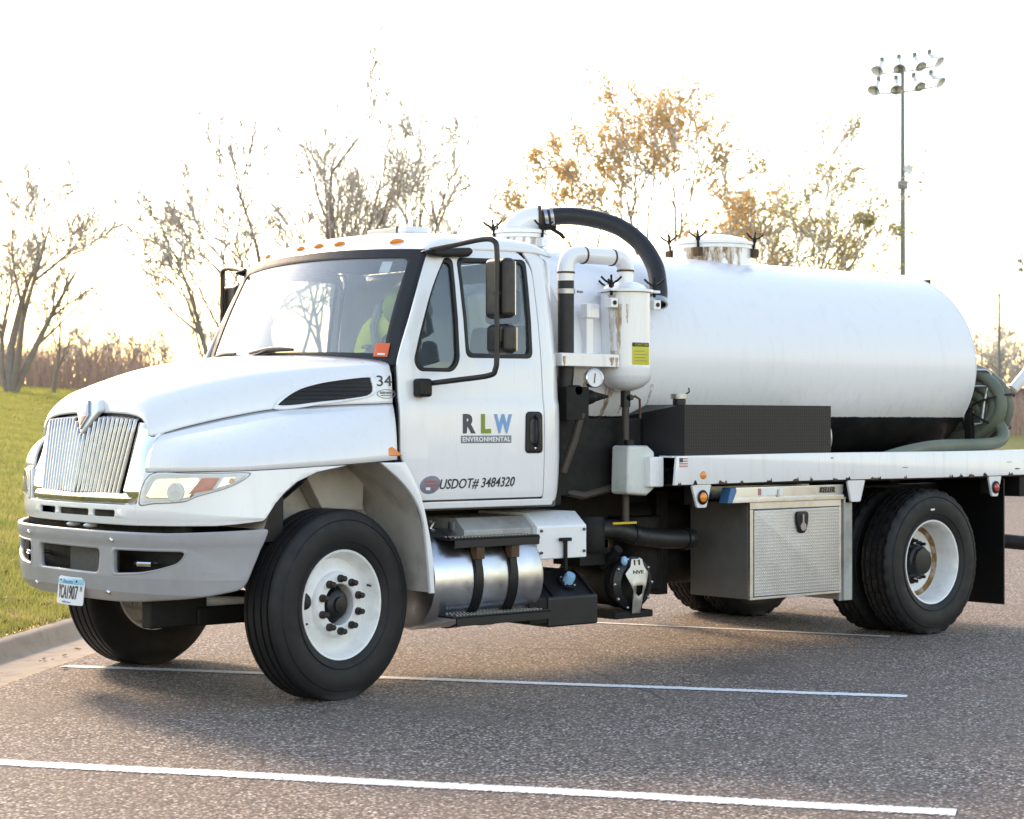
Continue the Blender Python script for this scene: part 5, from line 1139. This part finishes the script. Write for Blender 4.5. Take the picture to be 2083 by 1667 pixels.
plate('label_header', 'txtblack', wl, [[(-.07, 1.975), (.07, 1.975), (.07, 2.0), (-.07, 2.0)]], .002, lambda u, v, w: wc(u, v, w + .002), .0004, cu=np.linspace(-.07, .07, 9))
textfit('label_title', 'CAUTION', 'stickeryellow', wl, .10, .014, lambda u, v, w: wc(u - .05, v + 1.981, w + .0042))
for k in range(4): plate('label_print', 'txtgrey', wl, [[(-.055, 1.885 + k * .02), (.045 - .02 * (k % 2), 1.885 + k * .02), (.045 - .02 * (k % 2), 1.889 + k * .02), (-.055, 1.889 + k * .02)]], .001, lambda u, v, w: wc(u, v, w + .0035), .0002, cu=np.linspace(-.07, .07, 9))
M['browntube'] = simple('brown_drain_tube', (.05, .038, .03), .55, var=.3)
MB().tube([(CX_, CY_, 1.64), (CX_, CY_, .86)], .024, 14).build('drain_tube', 'browntube', cn); MB().cyl((CX_, CY_, 1.71), (CX_, CY_, 1.60), .032, n=12).cyl((CX_, CY_ - .06, 1.66), (CX_, CY_, 1.66), .018, n=8).build('drain_valve', 'blackmetal', cn)
MB().tube([(CX_ + .03, CY_ - .05, 1.67), (CX_ + .065, CY_ - .06, 1.65), (CX_ + .07, CY_ - .06, 1.53)], .008, 8).build('valve_lever', 'rust', cn)
# gauge and relief valve
ga = empty('gauge', (0, 0, 0), truck)
gc = Vector((CX_ - .36, .13, 1.775)); gn = Vector((-.25, -.96, .05))
MB().lathe([(0, -.05), (.055, -.05), (.06, -.01), (.06, .0), (.054, .004), (.052, -.004)], gc, gn, 28).build('gauge_case', 'chrome', ga); MB().lathe([(.053, -.004), (0, -.004)], gc, gn, 28).build('gauge_face', 'white', ga)
MB().tube([gc - gn * .002 + Vector((.005, 0, .03)), gc + gn * .0 + Vector((-.004, 0, -.03))], .003, 6).build('gauge_needle', 'txtdark', ga)
MB().ball((CX_ - .36, .22, 1.66), (.09, .07, .05), 14, 10).cyl((CX_ - .36, .2, 1.66), (CX_ - .19, .2, 1.665), .045, .008, 12).box(CX_ - .60, CX_ - .42, .12, .3, 1.52, 1.72).cyl((CX_ - .50, .12, 1.70), (CX_ - .50, .24, 1.70), .03, n=10).build('relief_valve', 'blackdirty', ga, bevel=0)
MB().tube([(CX_ - .46, .14, 1.56), (CX_ - .5, .16, 1.40), (CX_ - .56, .2, 1.2)], .025, 10).build('support_leg', 'browntube', ga)
# dark back structure between cab and bed
MB().box(1.72, 2.5, .30, .42, 1.05, 1.53).box(1.66, 1.78, .25, 2.0, 1.0, 1.45).box(2.0, 2.6, .5, 1.8, 1.05, 1.2).build('front_bulkhead', 'blackdirty', truck, bevel=.01)
MB().tube([(1.75, .35, 1.10), (2.0, .30, 1.05), (2.4, .3, 1.12)], .025, 10).build('brake_hose', 'browntube', truck)
# washer reservoir
rs = empty('fluid_reservoir', (0, 0, 0), truck)
MB().prism([(2.19, 1.06), (2.36, 1.045), (2.43, 1.09), (2.43, 1.32), (2.37, 1.36), (2.20, 1.36)], 'y', .10, .26).build('bottle', 'offwhite', rs, bevel=.02, seg=3); MB().cyl((2.28, .18, 1.355), (2.28, .18, 1.395), .032, n=16).build('cap', 'black', rs)
for k in range(3): MB().box(2.40, 2.425, .096, .1, 1.12 + .075 * k, 1.125 + .075 * k).build('level_mark', 'txtdark', rs)

# --- bed rail, side boxes
bed = empty('bed', (0, 0, 0), truck)
for sg in (1, -1):
    S = (lambda y: y) if sg > 0 else (lambda y: 2.3 - y)
    def ybox(nm, mat, x0, x1, ya, yb, z0, z1, bv=.004): a, b = sorted((S(ya), S(yb))); return box(nm, mat, bed, x0, x1, a, b, z0, z1, bv)
    out = [(2.47, 1.118), (2.47, 1.30), (6.18, 1.305), (6.18, 1.125)]
    plate('side_rail', 'railpaint', bed, [[(2.46, 1.115), (6.20, 1.118), (6.20, 1.305), (2.48, 1.297)]], .02, lambda u, v, w: Vector((u, S(-.03 - w), v + .0025 * math.sin(u * 2.1))), .004, cu=np.linspace(2.6, 6.1, 12))
    ybox('rail_top_flange', 'railpaint', 2.46, 6.20, -.02, .10, 1.283, 1.295); ybox('rail_bottom_flange', 'blackdirty', 2.47, 6.18, -.018, .08, 1.105, 1.117)
    for x0, x1, x2, x3, lm in ((2.625, 2.80, 2.755, 2.675, 'orange'), (4.115, 4.30, 4.25, 4.155, None), (5.685, 5.84, 5.795, 5.73, 'red')):
        pk = plate('stake_pocket', 'railpaint', bed, [roundpoly([(x0, 1.112), (x1, 1.112), (x2, .965), (x3, .965)], .012)], .02, lambda u, v, w: Vector((u, S(-.018 - w), v)), .004)
        a, b = sorted((S(-.006), S(.06))); MB().box(x0 + .02, x1 - .03, a, b, .985, 1.11).build('pocket_web', 'blackdirty', pk)
        if lm:
            c = Vector(((x2 + x3) / 2, S(-.030), 1.032)); dr = Vector((0, -1 if sg > 0 else 1, 0))
            MB().lathe([(.042, 0), (.047, .006), (.036, .014), (.032, .008), (0, .008)], c, dr, 24).build('lamp_grommet', 'black', pk)
            MB().lathe([(.033, .004), (.030, .014), (.018, .021), (0, .023)], c, dr, 24).build('lamp_lens', lm, pk)
    MB().lathe([(.026, 0), (.025, .006), (.015, .012), (0, .013)], (2.712, S(-.040), 1.172), (0, -1 if sg > 0 else 1, 0), 20).build('rail_reflector', 'orange', bed)
    if sg > 0:
        MB().prism([(.05, 1.10), (.05, 1.29), (.30, 1.29), (.30, 1.10)], 'x', 2.34, 2.46).build('rail_end_bracket', 'dirtypaint', bed, bevel=.012)
        fl = plate('flag_sticker', 'txtwhite', bed, [[(2.50, 1.225), (2.572, 1.225), (2.572, 1.283), (2.50, 1.283)]], .002, lambda u, v, w: Vector((u, -.0415 - w, v)), .0003)
        for k in range(4): plate('flag_stripe', 'flagred', fl, [[(2.50 if k < 2 else 2.532, 1.227 + k * .0155), (2.572, 1.227 + k * .0155), (2.572, 1.235 + k * .0155), (2.50 if k < 2 else 2.532, 1.235 + k * .0155)]], .001, lambda u, v, w: Vector((u, -.0435 - w, v)), .0002)
        plate('flag_canton', 'txtdark', fl, [[(2.50, 1.255), (2.53, 1.255), (2.53, 1.283), (2.50, 1.283)]], .001, lambda u, v, w: Vector((u, -.0435 - w, v)), .0002)
    ybox('mud_flap', 'black', 5.93, 5.945, .02, .62, .16, 1.09, .004)
    ybox('rear_guard', 'guard', 4.11, 4.13, .0, .55, .30, 1.0, .004)
    ybox('guard_face', 'guard', 4.088, 4.22, .02, .04, .295, .96, .004)
deck = MB()
for x in np.arange(2.6, 6.1, .5): deck.box(x, x + .07, .0, 2.3, 1.10, 1.19)
deck.build('cross_member', 'blackdirty', bed); box('deck_plate', 'blackdirty', bed, 2.5, 6.15, .08, 2.22, 1.195, 1.215, .003)
box('rear_bumper_channel', 'blackdirty', bed, 6.10, 6.20, .0, 2.3, .955, 1.11, .006); box('rear_lamp_plate', 'steel', bed, 6.2, 6.215, -.005, .22, .955, 1.11, .004)
MB().tube([(6.15, .35, .62), (6.5, .20, .58), (7.1, -.02, .575), (7.6, -.2, .57)], .055, 16).build('discharge_pipe', 'blackdirty', bed)
MB().box(5.6, 6.2, .35, .45, .55, .68).build('pipe_hanger', 'blackdirty', bed, bevel=.01)
MB().tube([(6.30, .20, 1.76), (6.38, .15, 1.86), (6.50, .08, 2.02)], [.04, .045, .05], 16).build('rear_valve_pipe', 'white', bed)
# tank end hardware
wk = MB().tube([(6.02, .36, 1.90), (6.10, .30, 1.90), (6.13, .28, 1.88), (6.08, .30, 1.66), (6.06, .31, 1.50), (6.0, .34, 1.49)], .012, 8).tube([(6.1, .29, 1.78), (6.02, .36, 1.78)], .01, 8); wk.build('hose_hanger', 'steel', tank)
MB().prism([(5.99, 1.58), (6.02, 1.62), (6.04, 1.40), (6.06, 1.30), (6.0, 1.30)], 'y', .36, .42).build('hanger_bracket', 'blackdirty', tank, bevel=.004)
MB().prism([(6.05, 2.60), (6.34, 2.64), (6.34, 2.57)], 'y', 1.0, 1.2).build('camera_bracket', 'blackmetal', tank, bevel=.004)
# black tread plate side box
sb = empty('side_box', (0, 0, 0), truck)
MB().prism([(2.62, 1.28), (2.62, 1.617), (4.02, 1.617), (4.02, 1.28)], 'y', .035, .45).build('box_body', 'blacktread', sb, bevel=.004)
MB().add([(2.62, .035, 1.28), (2.62, .035, 1.617), (2.62, .50, 1.617), (2.62, .50, 1.28), (2.46, .45, 1.54), (2.46, .45, 1.28)], [(0, 1, 2, 3), (1, 2, 4), (0, 3, 5), (2, 3, 5, 4), (0, 1, 4, 5)]).build('box_end', 'blackmetal', sb, smooth=0)
MB().cyl((2.68, .14, 1.61), (2.68, .14, 1.665), .042, n=20).build('filler_neck', 'blackmetal', sb); MB().cyl((2.68, .14, 1.655), (2.68, .14, 1.685), .055, n=20).build('filler_cap', 'steel', sb); MB().tube([(2.73, .14, 1.68), (2.76, .13, 1.70), (2.755, .13, 1.725)], .005, 6).build('cap_chain', 'blackdirty', sb)
MB().lathe([(0, 0), (.16, .0), (.165, .02), (.17, .02), (.17, .045), (.16, .05)], (4.06, .28, 1.40), (1, 0, 0), 36).build('end_drum', 'blackmetal', truck); MB().tube([(4.10, .28 + .175 * math.cos(t), 1.40 + .175 * math.sin(t)) for t in np.linspace(0, 2 * math.pi, 40, endpoint=False)], .009, 8, closed=True).build('drum_ring', 'steel', sb)
# aluminium tool box
tb = empty('tool_box', (0, 0, 0), truck)
M['aludark'] = simple('dirty_aluminium', (.19, .18, .165), .55, .5, var=.2, dirt=(.10, .09, .08), dirt_amt=.8, dscale=3)
box('box_body', 'aludark', tb, 3.19, 4.085, .022, .55, .355, .985, .006)
td = plate('box_door', 'treadplate', tb, [roundpoly([(3.225, .372), (4.065, .367), (4.065, .935), (3.225, .932)], .008)], .018, lambda u, v, w: Vector((u, .008 - w, v)), .004)
for nm, a in (('box_frame_rail', (3.19, 4.085, .94, .985)), ('box_frame_rail', (3.19, 4.085, .352, .368)), ('box_frame_stile', (3.19, 3.22, .369, .939)), ('box_frame_stile', (4.069, 4.085, .369, .939))): box(nm, 'alu', tb, a[0], a[1], .004, .021, a[2], a[3], .002)
lp = roundpoly([(3.615, .915, .03), (3.735, .915, .03), (3.73, .83, .03), (3.70, .77, .03), (3.65, .77, .03), (3.62, .83, .03)], .03)
lt_ = plate('latch', 'black', tb, [lp], .016, lambda u, v, w: Vector((u, -.010 - w, v)), .005); MB().box(3.665, 3.68, -.026, -.018, .825, .895).cyl((3.672, -.018, .815), (3.672, -.027, .815), .028, n=16).build('latch_handle', 'chrome', lt_)
# ladder stowed above tool box
la = empty('folding_ladder', (0, 0, 0))
tag(la, 'aluminium folding ladder stowed between the bed rail and the tool box', 'ladder')
ld = plate('ladder_rail', 'alu', la, [roundpoly([(3.03, 1.0), (4.10, 1.0), (4.11, 1.085), (3.03, 1.085)], .006)], .02, lambda u, v, w: Vector((u, .012 - w, v)), .003)
plate('lower_rail', 'alu', la, [roundpoly([(3.0, .99), (4.09, .99), (4.09, 1.022), (3.0, 1.022)], .004)], .03, lambda u, v, w: Vector((u, -.002 - w, v - .005)), .003)
box('ladder_rail_back', 'alu', la, 3.03, 4.10, .30, .32, 1.0, 1.085, .003)
for x in (3.3, 3.6, 3.9): box('ladder_rung', 'alu', la, x, x + .05, .022, .30, 1.03, 1.055, .003)
MB().add([Vector(p) for p in [(2.955, -.022, .985), (3.0, -.022, .985), (3.04, -.022, 1.06), (3.035, -.022, 1.085), (2.985, -.022, 1.085), (2.955, .06, .985), (3.0, .06, .985), (3.04, .06, 1.06), (3.035, .06, 1.085), (2.985, .06, 1.085)]], [(0, 1, 2, 3, 4), (9, 8, 7, 6, 5), (0, 1, 6, 5), (1, 2, 7, 6), (2, 3, 8, 7), (3, 4, 9, 8), (4, 0, 5, 9)]).build('ladder_foot', 'blue', la, bevel=.006)
WL = lambda u, v, w: Vector((u, -.0005 - w, v))
textfit('ladder_brand', 'KELLER', 'txtblack', la, .155, .038, lambda u, v, w: WL(u + 3.865, v + 1.033, w), shear=.2, bold=.03)
plate('ladder_label', 'txtwhite', la, [[(3.29, 1.03), (3.50, 1.03), (3.50, 1.075), (3.29, 1.075)]], .001, WL, .0002); plate('ladder_red_label', 'flagred', la, [[(3.265, 1.03), (3.285, 1.03), (3.285, 1.075), (3.265, 1.075)]], .001, WL, .0002)
box('spreader_hook', 'steel', la, 3.44, 3.458, -.008, .004, 1.018, 1.065, .002)

# --- coiled suction hose at the tail
gh = MB(); pts = []
turns = 3
def coil(k):
    lay, q = divmod(k, 4); ry, rz = .51 - .082 * q, .295 - .064 * q; out_ = []
    for i in range(32):
        a = math.pi * 2 * i / 32
        out_.append((6.10 + .095 * lay + .02 * q + .012 * math.sin(a * 2 + k), .67 - ry * math.cos(a), 1.63 - .012 * q + (rz + .01 * math.sin(3 * a + k)) * math.sin(a)))
    return out_
gr = empty('suction_hose', (6.2, .6, 1.3))
tag(gr, 'coiled green suction hose strapped up behind the tank', 'hose')
def rel(ps): return [Vector(p) - Vector((6.2, .6, 1.3)) for p in ps]
for k in range(7):
    MB().tube(rel(coil(k)), .0445, 16, closed=True).build('hose_loop', 'greenhose', gr)
MB().tube(rel(catmull([(4.7, .16, 1.25), (4.95, .13, 1.30), (5.25, .10, 1.335), (5.7, .09, 1.342), (5.97, .10, 1.36), (6.08, .13, 1.42), (6.12, .20, 1.50)], 8)), .045, 16).build('hose_tail', 'greenhose', gr)
for a in (205, 165, 235):
    a = R(a); cy, cz = .67 + .40 * math.cos(a), 1.62 + .205 * math.sin(a); rad_ = Vector((0, math.cos(a), math.sin(a)))
    ring = []
    for t in np.linspace(0, 2 * math.pi, 24, endpoint=False):
        ex = (.16 if abs(math.cos(t)) > 0 else 0) * math.cos(t); ring.append(Vector((6.165 + ex * .78, cy, cz)) + rad_ * .175 * math.sin(t))
    MB().tube(rel(ring), .0085, 6, closed=True).build('strap', 'strap', gr)

# --- driver
def skin_person():
    root = empty('person', (1.2, .6, 1.5))
    tag(root, 'person in yellow hi-vis hooded jacket bent forward behind the windshield', 'person')
    o0 = Vector((1.2, .6, 1.5))
    def skin(name, verts, edges, mat, sub=2):
        me = bpy.data.meshes.new(name); me.from_pydata([tuple(Vector(p) - o0) for p, r in verts], edges, [])
        ob = bpy.data.objects.new(name, me); COL.objects.link(ob); md = ob.modifiers.new('skin', 'SKIN'); me.skin_vertices or None
        if not me.skin_vertices: me.attributes  # layer is made by the modifier
        bm = bmesh.new(); bm.from_mesh(me); ly = bm.verts.layers.skin.verify()
        for v, (p, r) in zip(bm.verts, verts):
            v[ly].radius = (r, r) if not isinstance(r, tuple) else r
            v[ly].use_root = False
        bm.verts.ensure_lookup_table(); bm.verts[0][ly].use_root = True; bm.to_mesh(me); bm.free()
        sb_ = ob.modifiers.new('sub', 'SUBSURF'); sb_.levels = sub; sb_.render_levels = sub
        bpy.context.view_layer.update()
        m2 = bpy.data.meshes.new_from_object(ob.evaluated_get(bpy.context.evaluated_depsgraph_get())); bpy.data.objects.remove(ob)
        m2.name = name; m2.materials.clear(); return finish(name, m2, mat, root, 60)
    P0 = (1.24, .66, 1.58); CH = (1.07, .70, 1.98); NK = (1.0, .64, 2.12); HD = (.92, .585, 2.16); HT = (.85, .55, 2.12)
    body = [(P0, .15), ((1.17, .68, 1.78), .145), (CH, .15), (NK, .06), (HD, .085), (HT, .085),
            ((1.01, .50, 2.07), .07), ((.97, .40, 1.86), .05), ((.90, .50, 1.90), .038), ((.88, .52, 1.93), .03),
            ((1.01, .92, 2.08), .07), ((.97, 1.02, 1.86), .05), ((.88, .84, 1.88), .038), ((.86, .80, 1.91), .03),
            ((1.0, .56, 1.53), .085), ((.80, .56, 1.50), .06), ((.78, .56, 1.15), .045), ((.68, .56, 1.11), .04),
            ((1.0, .78, 1.53), .085), ((.80, .80, 1.50), .06), ((.78, .80, 1.15), .045), ((.68, .80, 1.11), .04)]
    ed = [(0, 1), (1, 2), (2, 3), (3, 4), (4, 5), (2, 6), (6, 7), (7, 8), (8, 9), (2, 10), (10, 11), (11, 12), (12, 13), (0, 14), (14, 15), (15, 16), (16, 17), (0, 18), (18, 19), (19, 20), (20, 21)]
    n0 = len(body)
    for wi, base, sgn in ((9, Vector((.88, .52, 1.93)), 1), (13, Vector((.86, .80, 1.91)), -1)):
        for k in range(5):
            o1 = Vector((-.035, sgn * (.03 - .015 * k), .02)) if k else Vector((-.01, sgn * .045, .0)); o2 = o1 + Vector((-.025, -.0 * sgn, -.018)); i = len(body)
            body += [(tuple(base + o1), .0095), (tuple(base + o2), .0085)]; ed += [(wi, i), (i, i + 1)]
    skin('body', body, ed, 'skin', 1)
    jk = [((1.235, .66, 1.60), .17), ((1.17, .68, 1.78), .175), ((1.07, .70, 1.97), .185), ((1.02, .69, 2.09), .155), ((1.01, .49, 2.06), .11), ((.975, .395, 1.86), .078), ((.915, .485, 1.89), .055), ((1.01, .93, 2.07), .115), ((.975, 1.03, 1.86), .088), ((.90, .865, 1.87), .058)]
    skin('jacket', jk, [(0, 1), (1, 2), (2, 3), (3, 4), (4, 5), (5, 6), (3, 7), (7, 8), (8, 9)], 'hivis')
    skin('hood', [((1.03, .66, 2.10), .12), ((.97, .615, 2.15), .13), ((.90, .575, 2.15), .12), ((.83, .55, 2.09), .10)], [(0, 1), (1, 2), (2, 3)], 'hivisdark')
    skin('trousers', [((1.24, .66, 1.56), .16), ((1.0, .56, 1.535), .10), ((.79, .56, 1.505), .078), ((.78, .56, 1.2), .062), ((1.0, .78, 1.535), .10), ((.79, .80, 1.505), .078), ((.78, .80, 1.2), .062)], [(0, 1), (1, 2), (2, 3), (0, 4), (4, 5), (5, 6)], 'jeans')
    for y0, y1 in ((.82, .80), (.55, .58)):
        MB().tube([Vector(p) - o0 for p in ((1.16, y0, 2.14), (1.04, y0, 2.225), (.93, y0, 2.17), (.88, y0, 2.05), (.895, y1, 1.90), (.97, y1, 1.74))], .024, 8).build('reflective_strip', 'reflect', root)
skin_person()
bpy.data.objects['person'].location += Vector((-.15, -.06, .03))

# ------------------------------------------------------------------ rust streaks and chips
def rustmat():
    m, nt, b = new_mat('rust_streak'); out = nt.nodes['Material Output']
    tc = N(nt, 'ShaderNodeTexCoord')
    c = ramp(nt, noise(nt, 22, 4, .7, tc.outputs['Object']), [(.3, (.30, .13, .03)), (.6, (.48, .26, .07)), (.8, (.60, .42, .17))])
    nt.links.new(c, b.inputs['Base Color']); b.inputs['Roughness'].default_value = .85
    tr = N(nt, 'ShaderNodeBsdfTransparent'); mx = N(nt, 'ShaderNodeMixShader')
    a = ramp(nt, noise(nt, 9, 6, .75, tc.outputs['Object'], (2.2, 2.2, .5)), [(.38, 0.), (.70, .6)])
    nt.links.new(a, mx.inputs[0]); nt.links.new(tr.outputs[0], mx.inputs[1]); nt.links.new(b.outputs[0], mx.inputs[2]); nt.links.new(mx.outputs[0], out.inputs['Surface'])
    return m
M['streak'] = rustmat()
def streak(parent, warp, u0, v0, w, l, seed):
    r = random.Random(seed); k = 9; L_, R_ = [], []
    for i in range(k + 1):
        t = i / k; ww = w * (1 - .75 * t) * r.uniform(.75, 1.2); L_.append((u0 - ww / 2 + r.gauss(0, w * .05), v0 - l * t)); R_.append((u0 + ww / 2, v0 - l * t))
    plate('rust_streak', 'streak', parent, [L_ + R_[::-1]], .0008, warp, .0001, cu=np.linspace(u0 - w, u0 + w, 5), cv=np.linspace(v0 - l, v0, 9))
wcs = lambda u, v, w: wc(u, v, w + (.0035 if v > 1.86 else .0115))
for u0, v0, w, l, sd in ((-.155, 2.24, .05, .36, 1), (-.20, 2.3, .05, .42, 2), (-.10, 2.24, .02, .12, 3), (.165, 2.22, .03, .2, 4), (-.18, 1.95, .05, .10, 5)): streak(cn, wcs, u0, v0, w, l, sd)
def wtank(u, v, w):
    t = math.asin(max(-1, min(1, (v - TZ) / TB))); return Vector((u, YC - (TA + .003 + w) * math.cos(t), v))
for u0, v0, w, l, sd in ((2.26, 1.82, .10, .30, 11), (2.40, 1.76, .05, .2, 12), (2.05, 1.75, .05, .18, 13), (2.62, 1.75, .03, .15, 14)): streak(tank, wtank, u0, v0, w, l, sd)
def wneck(x, r): return lambda u, v, w: Vector((x + math.sin(u / r) * (r + .002 + w), YC - math.cos(u / r) * (r + .002 + w), v))
for u0, w, l, sd in ((-.30, .14, .18, 21), (-.20, .16, .17, 22), (-.10, .12, .16, 23), (-.38, .12, .18, 24), (-.02, .06, .14, 25), (.22, .04, .12, 26), (-.28, .2, .2, 27)): streak(mh2, wneck(4.02, .285), u0, 2.75, w, l, sd)
for u0, w, l, sd in ((-.10, .06, .12, 31), (-.02, .05, .14, 32), (-.17, .08, .1, 33)): streak(mh1, wneck(2.20, .165), u0, 2.73, w, l, sd)
wbr = lambda u, v, w: Vector((u, .1385 - w, v))
for u0, w, l, sd in ((CX_ - .60, .03, .06, 41), (CX_ - .21, .05, .05, 42), (CX_ - .17, .03, .07, 43)): streak(cn, wbr, u0, 1.905, w, l, sd)
# chipped lower edge of the near bed rail
r = random.Random(9)
chips = [(2.62, .04), (2.85, .08), (3.05, .03), (3.3, .05), (3.55, .06), (3.72, .03), (3.95, .06), (4.08, .05), (4.33, .09), (4.42, .03), (4.7, .03), (5.2, .05), (5.3, .07), (5.42, .08), (5.6, .06), (5.9, .07), (2.49, .03)]
for i, (x, w) in enumerate(chips):
    k = 7; pts = [(x + w * j / k, 1.117 + (abs(r.gauss(.012, .009)) if 0 < j < k else .001)) for j in range(k + 1)] + [(x + w, 1.113), (x, 1.113)]
    plate('paint_chip', 'rust' if r.random() < .65 else 'blackdirty', bed, [pts], .0015, lambda u, v, w_: Vector((u, -.0412 - w_, v + .0025 * math.sin(u * 2.1))), .0002)
for i in range(4, 16, 2):
    x, z = r.uniform(2.6, 6.1), r.uniform(1.14, 1.28); l, h = r.uniform(.01, .05), r.uniform(.002, .006)
    if i > 11: x, z, l, h = r.uniform(5.98, 6.15), r.uniform(1.13, 1.29), r.uniform(.02, .05), r.uniform(.015, .035)
    pts = [(x + l * math.cos(a) * r.uniform(.6, 1), z + h * math.sin(a) * r.uniform(.5, 1)) for a in np.linspace(0, 6.283, 9, endpoint=False)]
    plate('paint_scuff', 'blackdirty', bed, [pts], .0012, lambda u, v, w_: Vector((u, -.0410 - w_, v + .0025 * math.sin(u * 2.1))), .0001)
